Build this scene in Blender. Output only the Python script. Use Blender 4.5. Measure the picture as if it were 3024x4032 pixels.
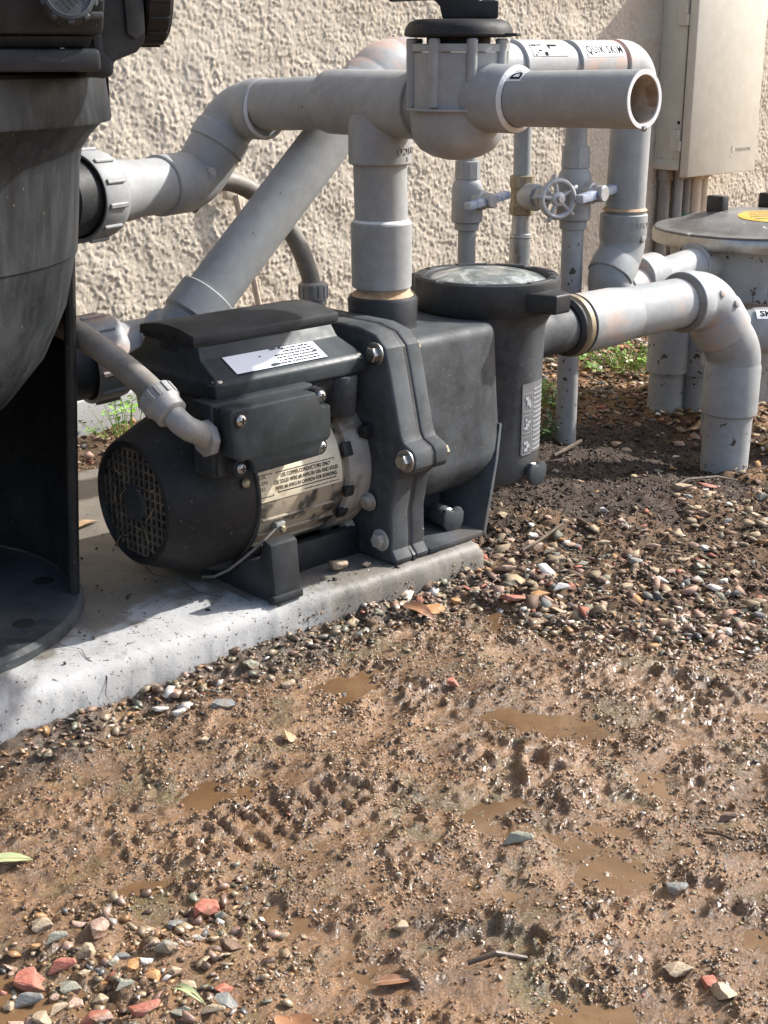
import bpy, bmesh, math, random
import numpy as np
from mathutils import Vector, Matrix

random.seed(7)
RNG = np.random.default_rng(11)
for o in list(bpy.data.objects):
    bpy.data.objects.remove(o, do_unlink=True)
scene = bpy.context.scene
COL = scene.collection
R = math.radians

# ---------------------------------------------------------------- camera, sky, sun, exposure
cam_d = bpy.data.cameras.new('camera')
cam = bpy.data.objects.new('camera', cam_d)
COL.objects.link(cam)
cam.location = (-1.088, -1.143, 0.59)
cam.rotation_euler = (R(90 - 18.8), 0, R(-43.7))
cam_d.sensor_fit = 'VERTICAL'
cam_d.sensor_height = 36.0
cam_d.lens = 48.0
cam_d.clip_start = 0.02
cam_d.clip_end = 400
scene.camera = cam

SUN_AZ, SUN_EL = -20.0, 39.0
world = bpy.data.worlds.new('World')
scene.world = world
world.use_nodes = True
wn = world.node_tree
for n in list(wn.nodes):
    wn.nodes.remove(n)
sky = wn.nodes.new('ShaderNodeTexSky')
sky.sky_type = 'NISHITA'
sky.sun_disc = False
sky.sun_elevation = R(SUN_EL)
sky.sun_rotation = R(90 - SUN_AZ)
sky.air_density = 1.0
sky.dust_density = 2.5
sky.ozone_density = 1.0
bg = wn.nodes.new('ShaderNodeBackground')
bg.inputs['Strength'].default_value = 0.15
wo = wn.nodes.new('ShaderNodeOutputWorld')
wn.links.new(sky.outputs[0], bg.inputs[0])
wn.links.new(bg.outputs[0], wo.inputs[0])

sun_d = bpy.data.lights.new('sun', 'SUN')
sun_d.energy = 3.9
sun_d.angle = R(1.0)
sun_d.color = (1.0, 0.97, 0.925)
sun = bpy.data.objects.new('sun', sun_d)
COL.objects.link(sun)
sv = Vector((math.cos(R(SUN_EL)) * math.cos(R(SUN_AZ)), math.cos(R(SUN_EL)) * math.sin(R(SUN_AZ)), math.sin(R(SUN_EL))))
sun.rotation_euler = sv.to_track_quat('Z', 'Y').to_euler()
sun.location = (3, -2, 3)

vs = scene.view_settings
vs.view_transform = 'Standard'
vs.look = 'None'
vs.gamma = 1.0
vs.use_curve_mapping = False
vs.exposure = 0.86
scene.cycles.use_denoising = True
scene.cycles.max_bounces = 8
scene.cycles.caustics_reflective = False
scene.cycles.caustics_refractive = False
scene.cycles.sample_clamp_indirect = 6.0

# ---------------------------------------------------------------- object helpers
WLOC = {}


def thing(name, label, cat, loc=(0, 0, 0), group=None):
    o = bpy.data.objects.new(name, None)
    COL.objects.link(o)
    o.location = loc
    o.empty_display_size = 0.02
    o['label'] = label
    o['category'] = cat
    if group:
        o['group'] = group
    WLOC[o] = Vector(loc)
    return o


def tag(o, label=None, cat=None, group=None, kind=None):
    if label: o['label'] = label
    if cat: o['category'] = cat
    if group: o['group'] = group
    if kind: o['kind'] = kind
    return o


def link_mesh(name, me, parent=None, loc=None):
    o = bpy.data.objects.new(name, me)
    COL.objects.link(o)
    if parent is not None:
        o.parent = parent
        WLOC[o] = WLOC[parent]
    else:
        o.location = loc if loc is not None else (0, 0, 0)
        WLOC[o] = Vector(o.location)
    return o


def finish(me, mat, smooth):
    if mat is not None:
        me.materials.append(mat)
    if smooth is not None:
        me.polygons.foreach_set('use_smooth', np.ones(len(me.polygons), dtype=bool))
        if smooth < 179:
            me.set_sharp_from_angle(angle=R(smooth))
    me.update()


def perp(d):
    d = Vector(d).normalized()
    a = Vector((0, 0, 1)) if abs(d.z) < 0.9 else Vector((1, 0, 0))
    u = a.cross(d).normalized()
    return d, u, d.cross(u).normalized()


class MB:
    """collects shapes in world space, builds ONE mesh object"""
    def __init__(self):
        self.v = []
        self.f = []

    def add(self, verts, faces):
        n = len(self.v)
        self.v.extend([tuple(p) for p in verts])
        self.f.extend([tuple(i + n for i in fc) for fc in faces])
        return self

    def rings(self, rings, cap0=True, cap1=True, closed=False):
        n = len(rings[0]); m = len(rings)
        vs_ = [p for r in rings for p in r]
        fs = []
        for i in range(m if closed else m - 1):
            a = i * n; b = ((i + 1) % m) * n
            for j in range(n):
                k = (j + 1) % n
                fs.append((a + j, a + k, b + k, b + j))
        if cap0 and not closed: fs.append(tuple(range(n))[::-1])
        if cap1 and not closed: fs.append(tuple((m - 1) * n + i for i in range(n)))
        return self.add(vs_, fs)

    def lathe(self, prof, o=(0, 0, 0), axis=(0, 0, 1), seg=48, cap=True, closed=False):
        """prof: list of (t along axis, radius)"""
        d, u, w = perp(axis)
        o = Vector(o)
        rs = []
        for t, r in prof:
            c = o + d * t
            r = max(r, 1e-5)
            rs.append([c + (u * math.cos(2 * math.pi * j / seg) + w * math.sin(2 * math.pi * j / seg)) * r for j in range(seg)])
        return self.rings(rs, cap, cap, closed)

    def cyl(self, a, b, r, r2=None, seg=40, ch=0.0):
        a = Vector(a); b = Vector(b)
        L = (b - a).length
        r2 = r if r2 is None else r2
        if ch > 0:
            pr = [(0, r - ch), (ch, r), (L - ch, r2), (L, r2 - ch)]
        else:
            pr = [(0, r), (L, r2)]
        return self.lathe(pr, a, b - a, seg)

    def tube(self, pts, rad, seg=32, cap=True):
        pts = [Vector(p) for p in pts]
        n = len(pts)
        if not hasattr(rad, '__len__'): rad = [rad] * n
        tang = []
        for i in range(n):
            a = pts[max(i - 1, 0)]; b = pts[min(i + 1, n - 1)]
            tang.append((b - a).normalized())
        d, u, w = perp(tang[0])
        rs = []
        for i in range(n):
            t = tang[i]
            u = (u - t * u.dot(t))
            if u.length < 1e-6: d, u, w = perp(t)
            u = u.normalized()
            w = t.cross(u)
            rs.append([pts[i] + (u * math.cos(2 * math.pi * j / seg) + w * math.sin(2 * math.pi * j / seg)) * rad[i] for j in range(seg)])
        return self.rings(rs, cap, cap)

    def box(self, c, s, rot=None):
        c = Vector(c); hx, hy, hz = s[0] / 2, s[1] / 2, s[2] / 2
        vs_ = [Vector((x, y, z)) for x in (-hx, hx) for y in (-hy, hy) for z in (-hz, hz)]
        if rot is not None: vs_ = [rot @ p for p in vs_]
        fs = [(0, 1, 3, 2), (4, 6, 7, 5), (0, 4, 5, 1), (2, 3, 7, 6), (0, 2, 6, 4), (1, 5, 7, 3)]
        return self.add([p + c for p in vs_], fs)

    def bx(self, x0, x1, y0, y1, z0, z1):
        return self.box(((x0 + x1) / 2, (y0 + y1) / 2, (z0 + z1) / 2), (x1 - x0, y1 - y0, z1 - z0))

    def prism(self, poly, o, u, v, depth):
        """poly in (u,v), extruded along u x v by depth"""
        o = Vector(o); u = Vector(u).normalized(); v = Vector(v).normalized(); n = u.cross(v)
        a = [o + u * p[0] + v * p[1] for p in poly]
        b = [p + n * depth for p in a]
        m = len(poly)
        fs = [tuple(range(m))[::-1], tuple(range(m, 2 * m))]
        for i in range(m):
            j = (i + 1) % m
            fs.append((i, j, m + j, m + i))
        return self.add(a + b, fs)

    def ball(self, c, s, seg=20, rings=10, axis=(0, 0, 1)):
        d, u, w = perp(axis)
        c = Vector(c)
        if not hasattr(s, '__len__'): s = (s, s, s)
        rs = []
        for i in range(rings + 1):
            a = -math.pi / 2 + math.pi * i / rings
            cr = max(math.cos(a), 1e-4)
            rs.append([c + u * (s[0] * cr * math.cos(2 * math.pi * j / seg)) + w * (s[1] * cr * math.sin(2 * math.pi * j / seg)) + d * (s[2] * math.sin(a)) for j in range(seg)])
        return self.rings(rs)

    def build(self, name, mat, parent=None, bevel=0.0, bseg=2, smooth=32, bangle=32, loc=None):
        base = WLOC[parent] if parent is not None else Vector(loc if loc is not None else (0, 0, 0))
        me = bpy.data.meshes.new(name)
        V = np.array(self.v, dtype=float) - np.array(base)
        me.from_pydata([tuple(p) for p in V], [], self.f)
        bm = bmesh.new()
        bm.from_mesh(me)
        bmesh.ops.recalc_face_normals(bm, faces=bm.faces)
        if bevel > 0:
            es = [e for e in bm.edges if len(e.link_faces) == 2 and e.calc_face_angle(0) > R(bangle)]
            bmesh.ops.bevel(bm, geom=es, offset=bevel, segments=bseg, profile=0.5, affect='EDGES', clamp_overlap=True)
        bm.to_mesh(me)
        bm.free()
        finish(me, mat, smooth)
        ob = link_mesh(name, me, parent, None if parent is not None else base)
        if name in ('print', 'print_remnant', 'printed_frame', 'handle_print', 'raised_lettering', 'torn_patch'):
            ob['kind'] = 'stuff'
        return ob


def arc_pts(corner, din, dout, br, n=12, l0=0.0, l1=0.0):
    """path entering along din to corner, rounded with radius br, leaving along dout"""
    c = Vector(corner); a = Vector(din).normalized(); b = Vector(dout).normalized()
    th = a.angle(b)
    tl = br * math.tan(th / 2)
    p0 = c - a * tl
    ax = a.cross(b).normalized()
    cen = p0 + ax.cross(a).normalized() * br
    pts = []
    if l0 > 0: pts.append(p0 - a * l0)
    for i in range(n + 1):
        q = Matrix.Rotation(th * i / n, 3, ax) @ (p0 - cen)
        pts.append(cen + q)
    if l1 > 0: pts.append(pts[-1] + b * l1)
    return pts


def elbow(corner, din, dout, br, r, rs, sock, n=14, sock2=None, spigot=False):
    """socketed elbow: thin middle, thicker hubs, small step between"""
    m = MB()
    sock2 = sock if sock2 is None else sock2
    p = arc_pts(corner, din, dout, br, n)
    a = Vector(din).normalized(); b = Vector(dout).normalized()
    e = 0.004
    pts = [p[0] - a * sock, p[0] - a * (sock - 0.0015), p[0] - a * e, p[0]] + p[1:-1] + [p[-1], p[-1] + b * e, p[-1] + b * (sock2 - 0.0015), p[-1] + b * sock2]
    rad = ([r, r, r, r] if spigot else [rs - 0.0015, rs, rs, r]) + [r] * (len(p) - 2) + [r, rs, rs, rs - 0.0015]
    m.tube(pts, rad, 48)
    return m


_fontcache = {}


def text_mesh(s, size, extrude=0.0, spacing=1.0, bold=0.0):
    """2-D lettering (built-in typeface) as vertices and faces, centred on 0,0"""
    cu = bpy.data.curves.new('lettering', 'FONT')
    cu.body = s
    cu.size = size
    cu.align_x = 'CENTER'; cu.align_y = 'CENTER'
    cu.resolution_u = 2
    cu.extrude = extrude
    cu.offset = bold * size
    cu.space_character = spacing
    ob = bpy.data.objects.new('lettering', cu)
    COL.objects.link(ob)
    dg = bpy.context.evaluated_depsgraph_get()
    dg.update()
    me = bpy.data.meshes.new_from_object(ob.evaluated_get(dg))
    bm = bmesh.new(); bm.from_mesh(me)
    bmesh.ops.triangulate(bm, faces=list(bm.faces))
    for _ in range(3):
        es = [e for e in bm.edges if e.calc_length() > size * 0.22]
        if not es or len(bm.faces) > 1500: break
        bmesh.ops.subdivide_edges(bm, edges=es, cuts=1)
        bmesh.ops.triangulate(bm, faces=[f for f in bm.faces if len(f.verts) > 3])
    bm.to_mesh(me); bm.free()
    V = [tuple(v.co) for v in me.vertices]
    F = [tuple(p.vertices) for p in me.polygons]
    bpy.data.objects.remove(ob, do_unlink=True)
    bpy.data.curves.remove(cu)
    bpy.data.meshes.remove(me)
    return V, F


def cyl_map(o, axis, ref, r):
    """(u along axis, v around, w out) on a cylinder; v=0 is the ref direction, v grows towards axis x ref"""
    o = Vector(o); d = Vector(axis).normalized(); e = (Vector(ref) - d * Vector(ref).dot(d)).normalized(); t = d.cross(e)
    def f(u, v, w=0.0):
        a = v / r
        return o + d * u + (e * math.cos(a) + t * math.sin(a)) * (r + w)
    return f


def plane_map(o, u, v):
    o = Vector(o); u = Vector(u).normalized(); v = Vector(v).normalized(); n = u.cross(v)
    return lambda a, b, c=0.0: o + u * a + v * b + n * c


def patch(mp, u0, u1, v0, v1, w, nu=8, nv=8, th=0.0004):
    """thin sheet lying on a mapped surface"""
    m = MB()
    top = [mp(u0 + (u1 - u0) * i / nu, v0 + (v1 - v0) * j / nv, w) for i in range(nu + 1) for j in range(nv + 1)]
    fs = []
    for i in range(nu):
        for j in range(nv):
            a = i * (nv + 1) + j
            fs.append((a, a + nv + 1, a + nv + 2, a + 1))
    m.add(top, fs)
    return m


def lettering(mp, s, size, u=0.0, v=0.0, w=0.0, rot=0.0, ext=0.0, sx=1.0, spacing=1.0, m=None, bold=0.0):
    V, F = text_mesh(s, size, ext, spacing, bold)
    m = m or MB()
    c, sn = math.cos(rot), math.sin(rot)
    out = []
    for a, b, h in V:
        a *= sx
        out.append(mp(u + a * c - b * sn, v + a * sn + b * c, w + h))
    return m.add(out, F)
# ---------------------------------------------------------------- materials
def _ramp(nt, fac, stops):
    r = nt.nodes.new('ShaderNodeValToRGB')
    el = r.color_ramp.elements
    while len(el) > 1: el.remove(el[-1])
    el[0].position = stops[0][0]; el[0].color = (*stops[0][1], 1)
    for p, c in stops[1:]:
        e = el.new(p); e.color = (*c, 1)
    nt.links.new(fac, r.inputs[0])
    return r.outputs[0]


def _noise(nt, co, scale, detail=5.0, rough=0.6, dist=0.0, stretch=None):
    n = nt.nodes.new('ShaderNodeTexNoise')
    n.inputs['Scale'].default_value = scale
    n.inputs['Detail'].default_value = detail
    n.inputs['Roughness'].default_value = rough
    n.inputs['Distortion'].default_value = dist
    if stretch:
        m = nt.nodes.new('ShaderNodeMapping')
        m.inputs['Scale'].default_value = stretch
        nt.links.new(co, m.inputs['Vector'])
        co = m.outputs[0]
    nt.links.new(co, n.inputs['Vector'])
    return n.outputs['Fac']


def _mix(nt, fac, a, b, mode='MIX'):
    m = nt.nodes.new('ShaderNodeMix')
    m.data_type = 'RGBA'
    m.blend_type = mode
    if isinstance(fac, float): m.inputs[0].default_value = fac
    else: nt.links.new(fac, m.inputs[0])
    for i, s in ((6, a), (7, b)):
        if isinstance(s, tuple): m.inputs[i].default_value = (*s, 1)
        else: nt.links.new(s, m.inputs[i])
    return m.outputs[2]


def _math(nt, op, a, b=None, clamp=False):
    m = nt.nodes.new('ShaderNodeMath')
    m.operation = op
    m.use_clamp = clamp
    for i, s in enumerate((a, b)):
        if s is None: continue
        if isinstance(s, (int, float)): m.inputs[i].default_value = s
        else: nt.links.new(s, m.inputs[i])
    return m.outputs[0]


def _maprange(nt, v, a, b, c=0.0, d=1.0):
    m = nt.nodes.new('ShaderNodeMapRange')
    m.interpolation_type = 'SMOOTHSTEP'
    nt.links.new(v, m.inputs[0])
    for i, s in enumerate((a, b, c, d)): m.inputs[i + 1].default_value = s
    return m.outputs[0]


def new_mat(name):
    m = bpy.data.materials.new(name)
    m.use_nodes = True
    nt = m.node_tree
    b = nt.nodes['Principled BSDF']
    tc = nt.nodes.new('ShaderNodeTexCoord')
    return m, nt, b, tc.outputs['Object']


def weathered(name, base, alt, scale=12, lo=0.42, hi=0.68, rough=(0.4, 0.6), bump=0.0004, bscale=220, metallic=0.0,
              spots=None, spot_scale=90, spot_lo=0.66, spot_hi=0.7, stretch=None, spec=0.5, patches=None, coat=0.0):
    """plain painted or moulded surface with uneven fading, specks and fine relief"""
    m, nt, b, co = new_mat(name)
    n1 = _noise(nt, co, scale, 6, 0.62, 0.3, stretch)
    f1 = _maprange(nt, n1, lo, hi)
    col = _mix(nt, f1, base, alt)
    n2 = _noise(nt, co, scale * 7, 5, 0.7, 0, stretch)
    col = _mix(nt, _maprange(nt, n2, 0.35, 0.75, 0.0, 0.35), col, tuple(min(1, c * 1.25) for c in alt))
    if patches:
        pc, psc, plo, phi, pam = patches
        n4 = _noise(nt, co, psc, 4, 0.6, 0.5)
        col = _mix(nt, _maprange(nt, n4, plo, phi, 0.0, pam), col, pc)
    if spots:
        n3 = _noise(nt, co, spot_scale, 3, 0.6, 0)
        col = _mix(nt, _maprange(nt, n3, spot_lo, spot_hi), col, spots)
    nt.links.new(col, b.inputs['Base Color'])
    nr = _noise(nt, co, scale * 3, 4, 0.6)
    nt.links.new(_maprange(nt, nr, 0.3, 0.7, rough[0], rough[1]), b.inputs['Roughness'])
    b.inputs['Metallic'].default_value = metallic
    b.inputs['Specular IOR Level'].default_value = spec
    b.inputs['Coat Weight'].default_value = coat
    if bump > 0:
        nb = _noise(nt, co, bscale, 3, 0.6)
        bp = nt.nodes.new('ShaderNodeBump')
        bp.inputs['Strength'].default_value = 0.6
        bp.inputs['Distance'].default_value = bump
        nt.links.new(nb, bp.inputs['Height'])
        nt.links.new(bp.outputs[0], b.inputs['Normal'])
    return m


M = {}
M['pvc'] = weathered('grey_painted_pvc', (0.270, 0.276, 0.274), (0.348, 0.356, 0.353), 9, spec=0.4, rough=(0.5, 0.64), bump=0.00025,
                     spots=(0.07, 0.06, 0.05), spot_scale=70, spot_lo=0.725, spot_hi=0.745,
                     patches=((0.40, 0.33, 0.27), 7.0, 0.62, 0.74, 0.3))
M['pvc_mark'] = weathered('chipped_round_mark', (0.28, 0.285, 0.29), (0.55, 0.50, 0.43), 90, lo=0.45, hi=0.52, rough=(0.5, 0.6), bump=0.0002)
M['pvc_dirty'] = weathered('grey_pvc_splashed_with_soil', (0.28, 0.282, 0.282), (0.36, 0.364, 0.366), 11, rough=(0.45, 0.65), bump=0.0003,
                           spots=(0.06, 0.042, 0.03), spot_scale=60, spot_lo=0.625, spot_hi=0.665)
M['pvc_faded'] = weathered('sun_faded_grey_pvc', (0.302, 0.309, 0.308), (0.382, 0.392, 0.391), 10, spec=0.4, rough=(0.5, 0.62), bump=0.00025,
                           patches=((0.55, 0.36, 0.28), 8.0, 0.55, 0.66, 0.7))
M['glue'] = weathered('dried_white_cement', (0.62, 0.62, 0.6), (0.72, 0.72, 0.7), 60, bump=0.0008, bscale=400)
M['rust_sealant'] = weathered('brown_thread_sealant', (0.36, 0.21, 0.11), (0.52, 0.36, 0.22), 70, bump=0.001, bscale=300, rough=(0.6, 0.8))
M['black'] = weathered('weathered_black_plastic', (0.016, 0.0175, 0.019), (0.042, 0.046, 0.05), 8, spec=0.3, rough=(0.42, 0.6), bump=0.0002,
                       spots=(0.091, 0.084, 0.073), spot_scale=266, spot_lo=0.680, spot_hi=0.720)
M['black_chalky'] = weathered('chalky_black_plastic', (0.024, 0.027, 0.030), (0.082, 0.09, 0.096), 9, lo=0.36, hi=0.70, spec=0.3, rough=(0.5, 0.68), bump=0.0003,
                              spots=(0.168, 0.168, 0.161), spot_scale=323, spot_lo=0.670, spot_hi=0.710,
                              patches=((0.10, 0.08, 0.06), 6.0, 0.56, 0.7, 0.5))
M['black_streak'] = weathered('streaky_black_plastic', (0.012, 0.014, 0.016), (0.056, 0.063, 0.069), 14, lo=0.45, hi=0.7, spec=0.3, rough=(0.45, 0.62), bump=0.0002, stretch=(1, 1, 0.16),
                              spots=(0.140, 0.133, 0.119), spot_scale=228, spot_lo=0.690, spot_hi=0.730)
M['black_deep'] = weathered('dusty_black_plastic', (0.011, 0.0115, 0.012), (0.024, 0.0235, 0.023), 12, spec=0.3, rough=(0.5, 0.7), bump=0.0002,
                            spots=(0.098, 0.077, 0.056), spot_scale=209, spot_lo=0.670, spot_hi=0.710)
M['grille'] = weathered('dusty_plastic_lattice', (0.035, 0.031, 0.026), (0.11, 0.092, 0.07), 40, rough=(0.6, 0.8), bump=0.0002)
M['rubber'] = weathered('black_rubber', (0.012, 0.012, 0.012), (0.03, 0.03, 0.03), 30, rough=(0.5, 0.7), bump=0.0001)
M['drive'] = weathered('dark_slate_plastic', (0.017, 0.0215, 0.024), (0.042, 0.051, 0.056), 10, spec=0.3, rough=(0.38, 0.55), bump=0.0001,
                       spots=(0.126, 0.112, 0.098), spot_scale=361, spot_lo=0.680, spot_hi=0.710)
M['motor'] = weathered('worn_motor_paint', (0.035, 0.031, 0.027), (0.09, 0.078, 0.06), 16, rough=(0.45, 0.7), bump=0.0003,
                       patches=((0.34, 0.285, 0.21), 10.0, 0.42, 0.48, 1.0))
M['cast'] = weathered('dirty_cast_aluminium', (0.32, 0.295, 0.255), (0.43, 0.405, 0.365), 18, rough=(0.55, 0.8), bump=0.0006, bscale=160,
                      patches=((0.14, 0.09, 0.05), 14.0, 0.55, 0.68, 0.8))
M['steel'] = weathered('stainless_steel', (0.36, 0.345, 0.32), (0.45, 0.43, 0.4), 60, rough=(0.34, 0.48), metallic=1.0, bump=0.0001)
M['galv'] = weathered('galvanised_steel', (0.38, 0.38, 0.37), (0.5, 0.5, 0.5), 22, rough=(0.4, 0.6), metallic=0.8, bump=0.0003, patches=((0.2, 0.13, 0.07), 12, 0.58, 0.68, 0.7))
M['brass'] = weathered('tarnished_brass', (0.27, 0.22, 0.14), (0.38, 0.33, 0.24), 25, rough=(0.4, 0.6), metallic=0.45, bump=0.0004)
M['castgrey'] = weathered('grey_cast_metal', (0.37, 0.37, 0.37), (0.47, 0.47, 0.47), 30, rough=(0.4, 0.55), metallic=0.35, bump=0.0004)
M['blue'] = weathered('blue_valve_paint', (0.13, 0.2, 0.36), (0.42, 0.45, 0.5), 60, lo=0.4, hi=0.56, rough=(0.4, 0.6), bump=0.0003)
M['conduit'] = weathered('grey_brown_flexible_conduit', (0.17, 0.152, 0.13), (0.24, 0.22, 0.195), 24, rough=(0.5, 0.7), bump=0.0003)
M['fitting'] = weathered('grey_conduit_fitting', (0.22, 0.215, 0.205), (0.30, 0.295, 0.285), 30, rough=(0.45, 0.6), bump=0.0001)
M['boxpaint'] = weathered('beige_enclosure_paint', (0.50, 0.465, 0.385), (0.56, 0.525, 0.445), 5, rough=(0.42, 0.55), bump=0.0001,
                          spots=(0.34, 0.3, 0.23), spot_scale=40, spot_lo=0.76, spot_hi=0.79)
M['white'] = weathered('white_label_paper', (0.66, 0.66, 0.67), (0.74, 0.74, 0.75), 60, rough=(0.6, 0.7), bump=0.0001)
M['plate'] = weathered('cream_rating_label', (0.66, 0.58, 0.42), (0.78, 0.71, 0.56), 30, rough=(0.4, 0.55), bump=0.0001, patches=((0.38, 0.26, 0.14), 20, 0.58, 0.7, 0.7))
M['ink'] = weathered('black_print', (0.014, 0.014, 0.016), (0.022, 0.022, 0.022), 40, rough=(0.9, 0.95), bump=0, spec=0.08)
M['inkpale'] = weathered('pale_grey_print', (0.36, 0.37, 0.38), (0.44, 0.45, 0.46), 40, rough=(0.5, 0.6), bump=0)
M['ghost'] = weathered('faded_clear_sticker', (0.13, 0.135, 0.14), (0.19, 0.195, 0.2), 30, rough=(0.35, 0.5), bump=0)
M['yellow'] = weathered('yellow_warning_sticker', (0.62, 0.38, 0.06), (0.7, 0.45, 0.09), 30, rough=(0.4, 0.55), bump=0.0001)
M['tan'] = weathered('tan_painted_conduit', (0.46, 0.37, 0.28), (0.54, 0.45, 0.35), 20, rough=(0.5, 0.65), bump=0.0002)
M['greenpaint'] = weathered('green_pvc', (0.06, 0.16, 0.09), (0.1, 0.22, 0.13), 20, rough=(0.4, 0.55), bump=0.0001)
M['wood'] = weathered('dry_wood', (0.42, 0.31, 0.2), (0.55, 0.43, 0.3), 30, rough=(0.6, 0.8), bump=0.0003)
M['tan_straw'] = weathered('dusty_straw', (0.2, 0.145, 0.085), (0.32, 0.24, 0.15), 60, rough=(0.6, 0.8), bump=0)
M['twig'] = weathered('dark_wet_twig', (0.06, 0.042, 0.03), (0.14, 0.1, 0.07), 60, rough=(0.3, 0.6), bump=0.0005)
M['void'] = weathered('dark_interior', (0.012, 0.011, 0.010), (0.02, 0.018, 0.016), 20, rough=(0.8, 0.9), bump=0)
M['pipe_inside'] = weathered('stained_pipe_bore', (0.34, 0.28, 0.22), (0.46, 0.4, 0.33), 26, rough=(0.35, 0.6), bump=0.0003, patches=((0.25, 0.15, 0.09), 30, 0.52, 0.62, 0.8))
M['cutpvc'] = weathered('fresh_cut_pvc_edge', (0.6, 0.6, 0.6), (0.7, 0.7, 0.7), 80, rough=(0.5, 0.6), bump=0.0002)

# cloudy see-through strainer lid
m, nt, b, co = new_mat('cloudy_clear_lid')
n1 = _noise(nt, co, 26, 6, 0.7, 1.6)
nt.links.new(_ramp(nt, n1, [(0.36, (0.10, 0.125, 0.12)), (0.5, (0.19, 0.215, 0.21)), (0.62, (0.42, 0.45, 0.44)), (0.72, (0.22, 0.245, 0.235))]), b.inputs['Base Color'])
b.inputs['Roughness'].default_value = 0.22
b.inputs['Coat Weight'].default_value = 0.35
M['lid'] = m

# water drop / clear
m, nt, b, co = new_mat('clear_water')
b.inputs['Base Color'].default_value = (1, 1, 1, 1)
b.inputs['Roughness'].default_value = 0.0
b.inputs['IOR'].default_value = 1.33
b.inputs['Transmission Weight'].default_value = 1.0
M['drop'] = m

# stucco
m, nt, b, co = new_mat('sand_stucco')
n1 = _noise(nt, co, 2.2, 5, 0.6)
col = _ramp(nt, n1, [(0.3, (0.53, 0.46, 0.365)), (0.7, (0.60, 0.535, 0.44))])
n2 = _noise(nt, co, 420, 3, 0.7)
col = _mix(nt, _maprange(nt, n2, 0.35, 0.75, 0.0, 0.3), col, (0.40, 0.34, 0.27))
nt.links.new(col, b.inputs['Base Color'])
b.inputs['Roughness'].default_value = 0.9
b.inputs['Specular IOR Level'].default_value = 0.2
nb = _noise(nt, co, 520, 4, 0.7)
bp = nt.nodes.new('ShaderNodeBump'); bp.inputs['Strength'].default_value = 0.8; bp.inputs['Distance'].default_value = 0.0012
nt.links.new(nb, bp.inputs['Height']); nt.links.new(bp.outputs[0], b.inputs['Normal'])
M['stucco'] = m

# concrete with stains, pits, damp, and the pump's shade mixed into its colour
m, nt, b, co = new_mat('stained_concrete')
n1 = _noise(nt, co, 7, 6, 0.65, 0.4)
col = _ramp(nt, n1, [(0.3, (0.30, 0.295, 0.28)), (0.5, (0.39, 0.387, 0.377)), (0.72, (0.46, 0.46, 0.455))])
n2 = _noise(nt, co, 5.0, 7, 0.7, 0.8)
at = nt.nodes.new('ShaderNodeAttribute'); at.attribute_name = 'soil'  # carries dirt and damp together with painted shade
damp_shade = _maprange(nt, _math(nt, 'ADD', n2, _math(nt, 'MULTIPLY', at.outputs['Fac'], 0.26)), 0.60, 0.76)
col = _mix(nt, damp_shade, col, (0.185, 0.168, 0.142))
n3 = _noise(nt, co, 190, 3, 0.6)
col = _mix(nt, _maprange(nt, n3, 0.62, 0.66), col, (0.12, 0.10, 0.08))
nt.links.new(col, b.inputs['Base Color'])
nt.links.new(_maprange(nt, damp_shade, 0.0, 1.0, 0.82, 0.55), b.inputs['Roughness'])
nb = _noise(nt, co, 260, 5, 0.7)
bp = nt.nodes.new('ShaderNodeBump'); bp.inputs['Strength'].default_value = 0.7; bp.inputs['Distance'].default_value = 0.0008
nt.links.new(nb, bp.inputs['Height']); nt.links.new(bp.outputs[0], b.inputs['Normal'])
M['concrete'] = m

# earth: wet brown mud, dark mulch by the soil attribute
m, nt, b, co = new_mat('wet_mud_and_soil')
n1 = _noise(nt, co, 9, 7, 0.65, 0.5)
mud = _ramp(nt, n1, [(0.28, (0.13, 0.068, 0.027)), (0.46, (0.245, 0.130, 0.054)), (0.62, (0.335, 0.188, 0.085)), (0.78, (0.43, 0.268, 0.138))])
n2 = _noise(nt, co, 14, 5, 0.65, 0.6)
mud = _mix(nt, _maprange(nt, n2, 0.50, 0.66, 0.0, 0.75), mud, (0.13, 0.105, 0.034))
n6 = _noise(nt, co, 22, 6, 0.7, 0.5)
mud = _mix(nt, _maprange(nt, n6, 0.48, 0.66, 0.0, 0.6), mud, (0.10, 0.058, 0.03))
n5 = _noise(nt, co, 330, 4, 0.7)
mud = _mix(nt, _maprange(nt, n5, 0.50, 0.64, 0.0, 0.8), mud, (0.065, 0.04, 0.024))
n3 = _noise(nt, co, 90, 5, 0.7)
mul = _ramp(nt, n3, [(0.3, (0.026, 0.017, 0.012)), (0.55, (0.062, 0.041, 0.028)), (0.75, (0.125, 0.088, 0.06))])
at = nt.nodes.new('ShaderNodeAttribute'); at.attribute_name = 'mulch'
col = _mix(nt, at.outputs['Fac'], mud, mul)
nt.links.new(col, b.inputs['Base Color'])
aw = nt.nodes.new('ShaderNodeAttribute'); aw.attribute_name = 'wet'
nr = _noise(nt, co, 60, 4, 0.6)
wetr = _maprange(nt, nr, 0.35, 0.65, 0.08, 0.38)
mr = nt.nodes.new('ShaderNodeMix'); mr.data_type = 'FLOAT'
nt.links.new(aw.outputs['Fac'], mr.inputs[0]); mr.inputs[2].default_value = 0.85; nt.links.new(wetr, mr.inputs[3])
nt.links.new(mr.outputs[0], b.inputs['Roughness'])
nb = _noise(nt, co, 230, 6, 0.72)
bp = nt.nodes.new('ShaderNodeBump'); bp.inputs['Strength'].default_value = 1.0; bp.inputs['Distance'].default_value = 0.003
nt.links.new(nb, bp.inputs['Height']); nt.links.new(bp.outputs[0], b.inputs['Normal'])
nt.links.new(_math(nt, 'MULTIPLY', aw.outputs['Fac'], 1.0), b.inputs['Coat Weight'])
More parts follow.
